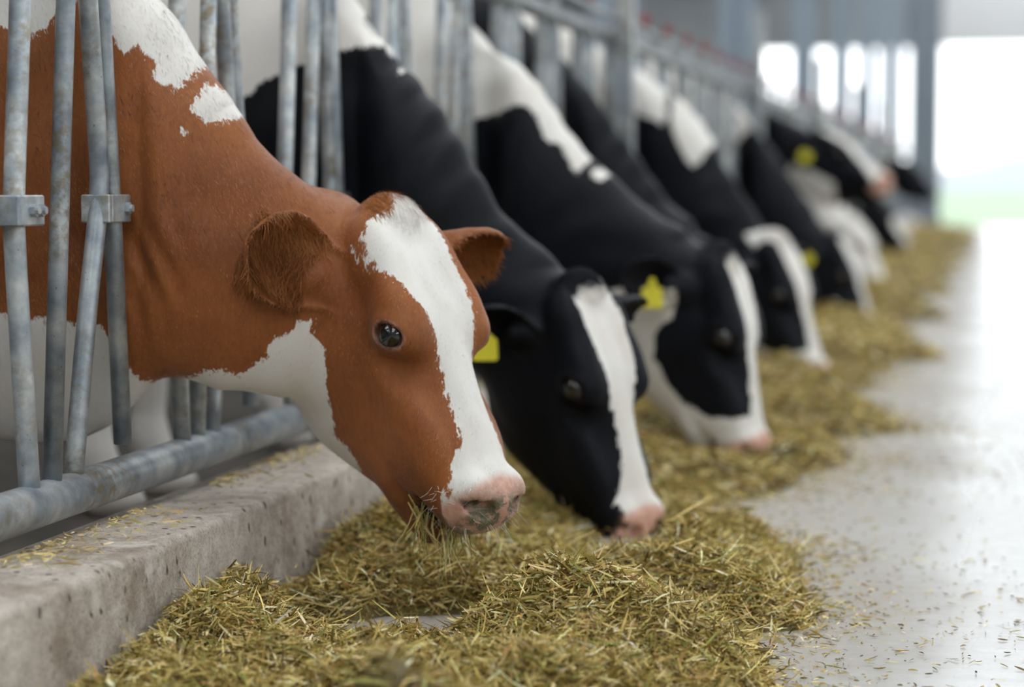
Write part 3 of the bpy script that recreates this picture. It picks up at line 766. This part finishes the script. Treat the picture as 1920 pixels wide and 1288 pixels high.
        rnd = np.clip(rng.normal(.5, .17, k) + .35 * np.sin(p[:, 0] * 23 + 2 * np.sin(p[:, 2] * 31)) * np.sin(p[:, 2] * 19 + p[:, 1] * 17), 0, 1)
        dkv = interp_at(dark, q, W); shade = 1 - .8 * np.clip(dkv, 0, 1)
        f = n_ + rng.normal(0, .22, (k, 3)); f /= np.linalg.norm(f, axis=1)[:, None]
        data = ribbons(p - n_ * .0006, dd, n_, ln, np.full(k, width) * rng.uniform(.7, 1.3, k), cols(pv, rnd, shade, interp_at(tint, q, W)), f, bend, seg)
        o = link(name, strand_mesh(name, data, FUR if name == 'fur' else LOOSE), root, nb); o['kind'] = 'stuff'; return o
    bare = np.clip(skin * 1.5, 0, 1)
    nearhead = sstep(V[:, 0], -1.75, -1.60)
    if spec.get('fur'):
        lenm = np.where(u > -.02, .0085, .0125) * S; lenm = np.where(earin > 0, .014, lenm)
        wgt = nearhead * (1 - bare) * (dark < .85)
        # finer on the face
        wgt = wgt * np.where(u > -.02, 1.5, 1.0)
        strands('fur', spec['fur'], wgt, lenm, .00085, .22, .22, root)
        # the topline carries longer hair
    tw = sstep(-np.linalg.norm((L - (.012, 0, .0)) / (.050, .072, .06), axis=1), -1.0, -.6)
    def tflow(p, n_, Ls):
        side = np.sign(Ls[:, 1])[:, None]; d = (M @ np.array([.9, 0, .25]))[None] + side * (M @ np.array([0, .25, 0]))[None]
        d = d - .3 * n_ * (d * n_).sum(1)[:, None]; return d / np.linalg.norm(d, axis=1)[:, None]
    strands('poll_tuft', spec.get('tuft', 2500) // 3, tw, .027 * S, .0011 if spec.get('fur') else .0022, .26, .45, root, tflow, .5, seg=3)
    if spec.get('fur'):
        ew = earin * 1.0
        strands('ear_hair', 7000, ew, .026, .0009, .5, .35, root, flow, .2, seg=3)
        # whiskers
        mb = MB(); cnt = 0
        cand = np.where((u > .465) & (u < .56) & (v < -.07) & (v > -.22))[0]
        for i in rng.choice(cand, 130, replace=False):
            d = unit(N[i] + rng.normal(0, .30, 3) + np.array([.2, -.1, -.2])); ln = rng.uniform(.012, .034); p = V[i]
            s_ = unit(rng.normal(0, 1, 3)); pts = [p + d * ln * t + s_ * ln * .18 * t * t for t in (0, .35, .7, 1)]
            mb.tube(pts, [.00034, .0003, .0002, .00006], 4, False)
        o = mb.build('whiskers', WHISK, root, nb, True); o['kind'] = 'stuff'
    # yellow ear tags
    for tg in spec.get('tags', ()):
        b = spec['ears'][tg['ear']]; sd = -1 if tg['ear'] == 'near' else 1
        ebase = P + M @ (np.array([b['base'][0], b['base'][1] * sd, b['base'][2]]) * S); e = unit(b['axis']); o_ = np.array(b['open'], float); o_ = unit(o_ - e * (o_ @ e))
        p = ebase + e * tg.get('at', .09) + o_ * tg.get('off', .004)
        face = unit(tg.get('face', (.35, -.9, 0))); rt = unit(np.cross([0, 0, 1], face)); dn = np.cross(face, rt) * -1
        pr = tg.get('shape', [(-.006, .012), (.006, .012), (.010, -.004), (.026, -.018), (.028, -.060), (.022, -.064), (-.022, -.064), (-.028, -.060), (-.026, -.018), (-.010, -.004)])
        if tg.get('round'): pr = [(.022 * math.cos(a), .022 * math.sin(a) - .012) for a in np.linspace(0, 2 * math.pi, 18)[:-1]]
        k = len(pr); up_ = np.cross(rt, face) * (1 if np.cross(rt, face)[2] > 0 else -1)
        A = [p + rt * x * tg.get('s', 1) + up_ * y * tg.get('s', 1) + face * .002 for x, y in pr]; B_ = [q_ - face * .004 for q_ in A]
        mb = MB(); ca, cb = sum(A) / k, sum(B_) / k
        mb.add(A + B_ + [ca, cb], [(i, (i + 1) % k, k + (i + 1) % k, k + i) for i in range(k)], [(2 * k, (i + 1) % k, i) for i in range(k)] + [(2 * k + 1, k + i, k + (i + 1) % k) for i in range(k)])
        if not tg.get('round'): mb.tube([p + face * .002, p + face * .006], .008, 10)
        t_ = mb.build('ear_tag', TAG_Y, root, nb); t_['label'] = 'yellow plastic ear tag'
    return root, V, N, P, M, S
EARS1 = dict(near=dict(base=(.078, .105, -.120), axis=(-.36, -.82, .42), open=(.66, -.74, .0), len=.170, wid=.078),
             far=dict(base=(.075, .085, -.075), axis=(.72, .62, .06), open=(.5, -.6, -.75), len=.17, wid=.066))
COAT1 = dict(sock=.20,
    blaze=[(-.012, -.005, .05, -.06), (.010, -.012, .05, -.06), (.022, -.035, .055, -.06), (.036, -.075, .060, -.05), (.06, -.092, .062, -.04), (.095, -.096, .062, -.035), (.122, -.095, .062, -.02), (.159, -.083, .060, -.02), (.203, -.062, .056, -.02),
           (.245, -.041, .048, -.04), (.292, -.037, .044, -.05), (.344, -.037, .042, -.06), (.389, -.039, .042, -.07), (.423, -.044, .046, -.075), (.45, -.062, .060, -.080), (.485, -.075, .075, -.098), (.515, -.08, .08, -.12), (.60, -.09, .09, -.14)],
    head_uv=[[(.136, -.140), (.150, -.160), (.156, -.185), (.166, -.225), (.195, -.258), (.245, -.272), (.285, -.268), (.318, -.254), (.345, -.256), (.366, -.300), (.30, -.42), (.1, -.45), (-.06, -.45), (.02, -.30), (.10, -.215)]],
    xz=[[(-1.00, .470), (-1.045, .458), (-1.072, .443), (-1.085, .415), (-1.131, .387), (-1.145, .397), (-1.161, .396), (-1.186, .391), (-1.224, .379), (-1.26, .374), (-1.29, .376), (-1.305, .398), (-1.318, .40), (-1.322, .44), (-1.335, .465), (-1.389, .472), (-1.456, .479), (-1.60, .50), (-1.67, .46), (-1.67, .2), (-1.0, .2)],
        [(-1.70, 1.02), (-1.52, .93), (-1.47, .92), (-1.425, .903), (-1.403, .915), (-1.375, .955), (-1.34, .965), (-1.323, .955), (-1.315, .915), (-1.293, .879), (-1.277, .897), (-1.25, .872), (-1.243, .838), (-1.213, .827), (-1.198, .848), (-1.18, .88), (-1.2, 1.5), (-2.4, 1.6), (-2.3, 1.2), (-2.0, 1.1)],
        [(-1.192, .800), (-1.180, .835), (-1.12, .80), (-1.142, .781), (-1.17, .775)], [(-1.200, .762), (-1.192, .762), (-1.194, .752), (-1.198, .752)]])
cow1 = dict(poll=(-.912, 3.21, .655), rot=(57, -29, 0), scale=.95, fine=.0045, ears=EARS1, black=False, coat=COAT1, folds=True, fine_x=-1.50, fine_y=3.02, fine_z=.97, extra=[((-1.51, 3.14, .47), (.175, .10, .20), (20, 0, 0), .09), ((-1.40, 3.14, .40), (.10, .035, .12), (35, 0, 0), .07)], fur=270000, tuft=5000, mud=1.0, tags=[dict(ear='near', at=.075, off=-.024, face=(.4, -.9, .1), s=.22)], mouth=.014,
    label='red and white cow in front with a white blaze, chewing hay',
    neck=[(-1.72, 3.14, .95, .36, .15), (-1.42, 3.14, .715, .275, .115), (-1.23, 3.15, .580, .187, .092), (-1.08, 3.18, .508, .150, .076)])
#END_SHAPE
r1 = finish_cow(cow1)
def neck_rows(top, ya, yb, bodyz=.97):
    """neck sections hung below a topline: rows x z half-height half-width"""
    t = np.asarray(top, float); T = np.gradient(t[:, :2], axis=0); T /= np.linalg.norm(T, axis=1)[:, None]
    yy_ = np.linspace(ya, yb, len(t)); out = [(-1.72, ya, bodyz, .36, .15)]
    for (x, z, a, b), tt, y in zip(t, T, yy_):
        nx_, nz = (-tt[1], tt[0]) if tt[0] > 0 else (tt[1], -tt[0])
        out.append((x - abs(nx_) * a, y, z - abs(nz) * a, a, b))
    return out
def ears(na=(-.70, -.60, .20), no=(.55, -.8, -.1), fa=(.45, .85, .0), fo=(.5, -.5, -.7), nl=.165, fl=.165):
    return dict(near=dict(base=(.075, .100, -.115), axis=na, open=no, len=nl, wid=.066), far=dict(base=(.075, .085, -.075), axis=fa, open=fo, len=fl, wid=.062))
BLZ = [(.022, -.030, .045, -.06), (.05, -.058, .055, -.05), (.10, -.060, .058, -.03), (.17, -.050, .054, -.02), (.23, -.036, .046, -.03), (.30, -.028, .038, -.05), (.38, -.030, .036, -.06), (.43, -.040, .042, -.07), (.47, -.060, .05, -.085), (.60, -.066, .06, -.10)]
JAW = [(.08, -.11), (.14, -.15), (.16, -.20), (.22, -.235), (.30, -.225), (.36, -.195), (.41, -.14), (.43, -.08), (.45, .05), (.6, .05), (.6, -.32), (.3, -.46), (0, -.46), (.03, -.25)]
COWS = [
 dict(poll=(-.785, 4.135, .503), rot=(66, -28, 4), scale=.95, fine=.0065, fine_x=-1.32, fine_z=.98, fine_y=4.15, mouth=.004, mud=.1, tuft=5000,
  label='black cow with a long white blaze, second from the front',
  ears=ears((-.62, -.75, .10), (.5, -.5, -.6)), tags=[dict(ear='near', at=.10, face=(.25, -.95, .1), s=.9)],
  neck=neck_rows([(-1.235, 1.00, .27, .115), (-1.133, .863, .20, .102), (-1.05, .735, .172, .096), (-.954, .602, .150, .09)], 4.28, 4.20),
  coat=dict(blaze=BLZ, xz=[[(-1.31, .955), (-1.43, .90), (-1.455, .888), (-1.50, .845), (-1.515, .74), (-1.50, .3), (-2.1, .3), (-2.3, .9), (-1.75, 1.0), (-1.62, .957), (-1.68, 1.07), (-1.85, 1.5), (-1.29, 1.5), (-1.262, 1.02), (-1.24, .99), (-1.21, .965)],
     [(-1.215, .968), (-1.20, .945), (-1.185, .950), (-1.178, .905), (-1.160, .93), (-1.165, .96), (-1.185, .972)], [(-2.7, .6), (-2.5, 1.5), (-3.3, 1.5), (-3.3, .6)]])),
 dict(poll=(-.628, 5.154, .536), rot=(72, -18, -5), scale=.95, fine=.0075, mouth=.002, mud=.25, tuft=3500,
  label='black cow with white shoulder and white jaw, third from the front',
  ears=ears((-.72, -.66, .18), (.5, -.85, -.1)), tags=[dict(ear='near', at=.085, off=.012, face=(.30, -.95, .1), s=.95)],
  neck=neck_rows([(-1.296, 1.055, .30, .125), (-1.156, .98, .255, .11), (-1.05, .825, .20, .10), (-.93, .69, .17, .094), (-.79, .58, .145, .088)], 5.42, 5.22),
  coat=dict(blaze=BLZ, muzzle=.476, head_uv=[JAW], xz=[[(-1.9, .80), (-1.6, .83), (-1.40, .83), (-1.29, .855), (-1.212, .864), (-1.17, .891), (-1.113, .863), (-1.085, .795), (-1.043, .781), (-1.008, .706), (-.985, .735), (-.96, .76), (-1.0, .9), (-1.2, 1.5), (-2.2, 1.5)],
     [(-.97, .712), (-.95, .725), (-.925, .705), (-.945, .69)], [(-2.6, .4), (-2.4, 1.5), (-3.3, 1.5), (-3.3, .4)]])),
 dict(poll=(-.83, 6.44, .505), rot=(78, -12, 0), scale=.95, fine=.012, mouth=.002, mud=.1, tuft=1500,
  label='all-black cow half hidden behind the third cow, only its neck showing',
  ears=ears(), neck=neck_rows([(-1.25, 1.012, .28, .12), (-1.14, .878, .21, .105), (-1.004, .663, .17, .095), (-.90, .56, .145, .09)], 6.56, 6.48),
  coat=dict(xz=[[(-1.8, .3), (-1.7, 1.5), (-2.3, 1.5), (-2.4, .3)]])),
 dict(poll=(-.735, 7.54, .520), rot=(62, -30, -4), fine=.011, mouth=.002, mud=.1, tuft=2200,
  label='black cow with white poll and nose, white neck patch, fourth head in the row',
  ears=ears((-.70, -.66, .0), (.5, -.85, -.1)), tags=[dict(ear='near', at=.07, off=.012, face=(.30, -.95, .1))],
  neck=neck_rows([(-1.22, 1.07, .28, .12), (-1.096, .99, .24, .11), (-.998, .865, .19, .10), (-.94, .757, .165, .096), (-.861, .615, .145, .09)], 7.70, 7.60),
  coat=dict(blaze=[(-.03, -.075, .06, -.08), (.03, -.075, .06, -.07), (.05, -.05, .05, -.05)] + [(a, b * .9, c, d) for a, b, c, d in BLZ[2:]], head_uv=[JAW], muzzle=.49,
    xz=[[(-1.115, .89), (-1.056, .776), (-1.03, .745), (-1.017, .757), (-.985, .80), (-.96, .83), (-1.0, 1.1), (-1.12, 1.1)], [(-1.3, .96), (-1.17, .915), (-1.14, .90), (-1.15, 1.2), (-1.9, 1.4), (-1.8, .9)]])),
 dict(poll=(-.745, 10.70, .455), rot=(60, -26, -4), fine=.014, mouth=.002, mud=.1, tuft=1200,
  label='black cow with white face stripe bending down, fifth head in the row',
  ears=ears((-.70, -.66, .1), (.5, -.85, -.1)), tags=[dict(ear='near', at=.07, off=.012, face=(.30, -.95, .1), round=True, s=1.5)],
  neck=neck_rows([(-1.21, 1.02, .27, .12), (-1.10, .88, .22, .11), (-.995, .736, .19, .10), (-.88, .58, .155, .092)], 11.12, 10.85),
  coat=dict(blaze=[(a, b * .8, c * 1.1, d) for a, b, c, d in BLZ], muzzle=.56, xz=[[(-1.22, .98), (-1.3, .9), (-1.9, .8), (-1.8, 1.4), (-1.2, 1.2)]])),
 dict(poll=(-.955, 12.05, 1.005), rot=(27, -24, 0), fine=.014, mouth=.002, mud=.1, tuft=1200,
  label='black cow holding its head up level, white forehead and pink nose',
  ears=ears((-.72, -.66, .0), (.5, -.85, -.1)), tags=[dict(ear='near', at=.05, off=.014, face=(.30, -.95, .1), round=True, s=1.55)],
  neck=[(-1.72, 12.26, 1.0, .36, .15), (-1.45, 12.25, .92, .29, .12), (-1.25, 12.2, .86, .22, .105), (-1.10, 12.14, .86, .17, .095)],
  coat=dict(blaze=[(.03, -.05, .06, -.05), (.2, -.045, .06, -.03), (.35, -.04, .05, -.05), (.42, -.07, .06, -.12), (.6, -.08, .08, -.2)], muzzle=.47, head_uv=[[(0, -.22), (.2, -.27), (.3, -.26), (.3, -.46), (-.1, -.46)]],
    xz=[[(-1.0, .78), (-1.15, .72), (-1.3, .70), (-1.6, .7), (-1.6, .2), (-.8, .2), (-.85, .7)]])),
 dict(poll=(-.90, 14.3, .50), rot=(55, -22, 0), fine=.018, mouth=.002, mud=.1, tuft=500,
  label='pale white-faced cow far down the row behind the raised head', ears=ears(),
  neck=neck_rows([(-1.22, 1.02, .27, .12), (-1.12, .86, .22, .11), (-1.03, .68, .18, .10), (-.97, .57, .15, .09)], 14.54, 14.4),
  coat=dict(muzzle=.47, head_uv=[[(-.05, .1), (.6, .1), (.6, -.5), (-.05, -.5)]], xz=[[(-1.2, .2), (-.9, .2), (-.9, 1.2), (-1.9, 1.4), (-1.9, .2)]])),
 dict(poll=(-1.02, 19.8, .60), rot=(48, -20, 0), fine=.02, mouth=.002, mud=.1, tuft=400,
  label='small black cow with a white nose spot far along the hay', ears=ears(),
  neck=neck_rows([(-1.32, 1.0, .26, .12), (-1.24, .86, .20, .11), (-1.13, .70, .165, .10), (-1.07, .64, .15, .09)], 20.1, 19.9),
  coat=dict(blaze=[(.25, -.05, .06, -.05), (.4, -.06, .06, -.1), (.6, -.06, .06, -.12)], muzzle=.55)),
 dict(poll=(-.98, 25.5, .99), rot=(42, -15, 0), fine=.024, mouth=.002, mud=.1, tuft=300,
  label='farthest dark cow at the end of the row near the door', ears=ears(),
  neck=[(-1.72, 25.8, .98, .36, .15), (-1.45, 25.8, .90, .29, .12), (-1.25, 25.7, .86, .22, .105), (-1.10, 25.6, .86, .17, .095)],
  coat=dict(muzzle=.45, xz=[[(-1.2, .9), (-1.9, .9), (-1.9, 1.4), (-1.1, 1.4)]])),
]
for cw in COWS: finish_cow(cw)

# ================================================================= HAY
def hay_edge(y):      # right-hand limit of the feed on the alley floor
    return (-.335 + .085 * np.sin(y * 2.3 + .4) + .06 * np.sin(y * 5.1 + 1.0) + .04 * np.sin(y * 9.7) + np.interp(y, [2.4, 2.75, 3.1, 3.25, 3.5, 3.8, 4.05, 4.3, 5.5, 8, 15, 36], [-.08, -.05, .06, .08, -.03, -.02, .0, -.04, .02, .04, .06, .10]))
HEAPS = [  # x y radius_x radius_y height
    (-1.06, 2.90, .11, .16, .070), (-1.05, 2.66, .18, .14, .03), (-.58, 2.97, .14, .11, .085), (-.46, 2.95, .16, .14, .025), (-.70, 2.60, .22, .12, .045), (-.48, 2.72, .2, .2, .025),
    (-.98, 3.50, .20, .12, .055), (-.52, 3.44, .18, .16, .045), (-.42, 3.70, .12, .12, .02), (-1.05, 3.95, .12, .25, .06), (-.85, 4.35, .2, .2, .03)]
bump_r = np.random.default_rng(3)
BUMPS = np.column_stack([bump_r.uniform(-1.1, -.3, 900), 2.3 + 33 * bump_r.random(900) ** 1.7, bump_r.uniform(.025, .085, 900), bump_r.uniform(-.028, .042, 900)])
def hay_h(x, y):
    e = hay_edge(y)
    base = .028 * sstep(e - x, .0, .22) + .045 * sstep(y, 4.2, 5.6) * sstep(e - x, .05, .4) * (1 + .5 * np.sin(y * 1.9) * np.sin(x * 4))
    h = base.copy() if isinstance(base, np.ndarray) else base
    for cx, cy, rx, ry, a in HEAPS: h = h + a * np.exp(-((x - cx) / rx) ** 2 - ((y - cy) / ry) ** 2)
    for cx, cy, r, a in BUMPS:
        m = (np.abs(y - cy) < 3 * r) & (np.abs(x - cx) < 3 * r)
        if m.any():
            h[m] = h[m] + a * np.exp(-((x[m] - cx) ** 2 + (y[m] - cy) ** 2) / (r * r)) * sstep(e[m] - x[m], .0, .15)
    # a licked-clean patch of floor, and nothing beyond the edge
    wx = x + .03 * np.sin(y * 31) + .02 * np.sin(y * 67 + 1); wy = y + .025 * np.sin(x * 23) + .018 * np.sin(x * 51 + 2)
    hole = np.exp(-(((wx + .87) / .16) ** 2 + ((wy - 3.10) / .115) ** 2)); h = h - .15 * hole
    h = h - .05 * np.exp(-(((x + .64) / .13) ** 2 + ((y - 3.93) / .16) ** 2))      # nosed aside by the second cow
    h = h - .05 * sstep(x - e, -.05, .12)
    return h
def hay_material():
    m, nt, b = new_mat('hay_straw'); c = attr(nt, 'col'); nt.links.new(c.outputs['Color'], b.inputs['Base Color']); b.inputs['Roughness'].default_value = .55
    b.inputs['Specular IOR Level'].default_value = .3
    return m
HAYM = hay_material()
HAYC = np.array([(.12, .085, .022), (.28, .215, .060), (.42, .325, .095), (.52, .41, .135), (.62, .50, .20), (.48, .31, .12), (.26, .26, .070), (.78, .66, .34), (.88, .78, .52)])
HAYP = np.array([.13, .14, .16, .15, .13, .06, .10, .08, .05])
def hay_strands(p, k, lmin, lmax, wmin, wmax, up, rg):
    """curved flat pieces of stalk and leaf lying on the heap; p (k,3)"""
    az = rg.uniform(0, 2 * math.pi, k); el = rg.normal(.12, up, k)
    d = np.stack([np.cos(az) * np.cos(el), np.sin(az) * np.cos(el), np.sin(el)], 1)
    s = np.cross(d, rg.normal(0, 1, (k, 3))); s /= np.linalg.norm(s, axis=1)[:, None]; n = np.cross(s, d)
    ln = rg.uniform(lmin, lmax, k) * rg.choice([.6, 1, 1.6], k, p=[.4, .45, .15]); wd = rg.uniform(wmin, wmax, k); cv = rg.normal(0, .35, k)
    Vs = []
    for t, tw in ((-.5, .45), (-.12, 1.), (.2, 1.), (.5, .3)):
        c = p + d * (ln * t)[:, None] + n * (cv * ln * (t * t))[:, None]; Vs += [c - s * (wd * tw * .5)[:, None], c + s * (wd * tw * .5)[:, None]]
    VV = np.stack(Vs, 1).reshape(-1, 3); b = np.arange(k)[:, None] * 8
    Qs = np.concatenate([b + np.array([[2 * i, 2 * i + 1, 2 * i + 3, 2 * i + 2]]) for i in range(3)])
    ci = rg.choice(len(HAYC), k, p=HAYP); col = HAYC[ci] * np.array([1.09, 1.045, 1.0]) * rg.uniform(.75, 1.25, (k, 1)) * rg.uniform(.94, 1.06, (k, 3))
    col[wd < wmin + (wmax - wmin) * .3] *= 1.25
    return VV, Qs, np.repeat(np.clip(col, 0, 1), 8, 0)
def stuff_mesh(name, parts, mat):
    V = []; Q = []; Cc = []; n = 0
    for v, q, c in parts: V.append(v); Q.append(q + n); Cc.append(c); n += len(v)
    me = mesh_np(name, np.concatenate(V), np.concatenate(Q), mat, False); c = np.concatenate(Cc)
    a = me.attributes.new('col', 'FLOAT_COLOR', 'POINT'); a.data.foreach_set('color', np.concatenate([c, np.ones((len(c), 1))], 1).astype(np.float32).ravel())
    return me
rg = np.random.default_rng(11)
# the mound itself
ys = np.concatenate([np.arange(1.2, 5, .03), np.arange(5, 10, .06), np.arange(10, Y_END - 1, .2)]); xs = np.linspace(-1.11, -.02, 50)
GX, GY = np.meshgrid(xs, ys); GZ = hay_h(GX.ravel(), GY.ravel()).reshape(GX.shape) - .004
nx = len(xs); iq = np.array([(r * nx + c, r * nx + c + 1, (r + 1) * nx + c + 1, (r + 1) * nx + c) for r in range(len(ys) - 1) for c in range(nx - 1)])
keep = (GZ.ravel()[iq] > -.03).any(1); iq = iq[keep]
GZ = np.maximum(GZ, -.03)
mcol = np.tile([.13, .095, .028], (GX.size, 1)) * rg.uniform(.6, 1.4, (GX.size, 1))
parts = [(np.column_stack([GX.ravel(), GY.ravel(), GZ.ravel()]), iq, mcol)]
def scatter(k, y0, y1, pw, **kw):
    got = []
    while sum(map(len, got)) < k:
        y = y0 + (y1 - y0) * rg.random(k * 2) ** pw; x = rg.uniform(-1.105, .05, k * 2); z = hay_h(x, y); e = hay_edge(y)
        m = (z > -.012 * (rg.random(k * 2) < .15) - .002) & (rg.random(k * 2) < np.clip(.10 + sstep(z, -.004, .03), 0, 1)); got.append(np.column_stack([x, y, np.maximum(z, 0.001)])[m])
    p = np.concatenate(got)[:k]; p[:, 2] += (rg.normal(.002, .007, k)).clip(-.006, .022) * kw.get('lmax', .04) / .042
    parts.append(hay_strands(p, k, rg=rg, **kw))
scatter(94000, 2.35, 4.3, 1.1, lmin=.014, lmax=.042, wmin=.0010, wmax=.0042, up=.45)
scatter(9000, 1.2, 2.4, 1.0, lmin=.02, lmax=.05, wmin=.0014, wmax=.005, up=.45)
scatter(3500, 2.4, 4.6, 1.0, lmin=.045, lmax=.075, wmin=.0014, wmax=.0028, up=.5)
parts[-1][2][:] = np.clip(parts[-1][2] * 1.3, 0, 1)
scatter(34000, 4.3, 8.0, 1.4, lmin=.02, lmax=.05, wmin=.002, wmax=.006, up=.33)
scatter(22000, 8.0, Y_END - 1.5, 1.7, lmin=.03, lmax=.09, wmin=.006, wmax=.014, up=.3)
hay = link('hay_heap', stuff_mesh('hay_heap', parts, HAYM)); tag(hay, 'long heap of chopped greenish hay along the curb', 'hay', kind='stuff')
# loose bits on the alley floor
k = 5200; y = 2.5 + 6 * rg.random(k) ** 1.6; x = hay_edge(y) - .03 + np.abs(rg.normal(0, 1, k)) * rg.choice([.07, .25], k); p = np.column_stack([x, y, np.full(k, .0025)])
lp = [hay_strands(p, k, .004, .020, .001, .003, .05, rg)]
k = 420; y = 2.4 + 5 * rg.random(k); x = rg.uniform(-.3, 1.2, k); lp.append(hay_strands(np.column_stack([x, y, np.full(k, .003)]), k, .004, .012, .0015, .004, .05, rg))
o = link('loose_hay', stuff_mesh('loose_hay', lp, HAYM)); tag(o, 'scattered bits of hay on the pale alley floor', 'hay', kind='stuff')
# chaff lying on the curb
k = 2600; y = 2.4 + 5 * rg.random(k) ** 1.3; x = np.clip(-1.27 + np.abs(rg.normal(0, .05, k)), -1.315, -1.13)
m = np.sin(y * 7.3) + np.sin(y * 17 + 1) + rg.normal(0, .6, k) > -.1; k = m.sum()
p = np.column_stack([x[m], y[m], np.full(k, .1865)]); vv = hay_strands(p, k, .008, .030, .001, .0035, .08, rg); vv[2][:] = np.clip(vv[2] * .75 + np.array([.22, .18, .11]), 0, 1)
o = link('curb_chaff', stuff_mesh('curb_chaff', [vv], HAYM)); tag(o, 'dry chaff lying on top of the concrete curb', 'hay', kind='stuff')
# hay hanging from the mouth of the red cow
_, _, _, P1, M1, S1 = r1
k = 90; lip = np.array([P1 + M1 @ (np.array([rg.uniform(.455, .525), rg.uniform(-.055, .03), -.172]) * S1) for _ in range(k)])
clus = rg.random(k) < .5
lip[clus] = P1 + M1 @ (np.array([.52, -.01, -.165]) * S1) + rg.normal(0, .010, (clus.sum(), 3)); lip[~clus] = P1 + M1 @ (np.array([.478, -.045, -.172]) * S1) + rg.normal(0, .010, ((~clus).sum(), 3))
ln = rg.uniform(.02, .085, k); d = np.column_stack([rg.normal(.12, .35, k), rg.normal(-.1, .35, k), -np.ones(k)]); d /= np.linalg.norm(d, axis=1)[:, None]
Vs = []; s = np.cross(d, rg.normal(0, 1, (k, 3))); s /= np.linalg.norm(s, axis=1)[:, None]; wd = rg.uniform(.0012, .0035, k); bd = rg.normal(0, .25, (k, 3))
for t, tw in ((-.25, .6), (.2, 1), (.6, .9), (1., .2)):
    c = lip + d * (ln * t)[:, None] + bd * (ln * max(t, 0) ** 2)[:, None]; Vs += [c - s * (wd * tw * .5)[:, None], c + s * (wd * tw * .5)[:, None]]
VV = np.stack(Vs, 1).reshape(-1, 3); b_ = np.arange(k)[:, None] * 8; Qs = np.concatenate([b_ + np.array([[2 * i, 2 * i + 1, 2 * i + 3, 2 * i + 2]]) for i in range(3)])
cc = HAYC[rg.choice([2, 3, 4, 6, 7], k)] * rg.uniform(.8, 1.3, (k, 1))
o = link('mouthful_of_hay', stuff_mesh('mouthful_of_hay', [(VV, Qs, np.repeat(np.clip(cc, 0, 1), 8, 0))], HAYM)); tag(o, 'wisps of hay hanging from the mouth of the red cow', 'hay', kind='stuff')
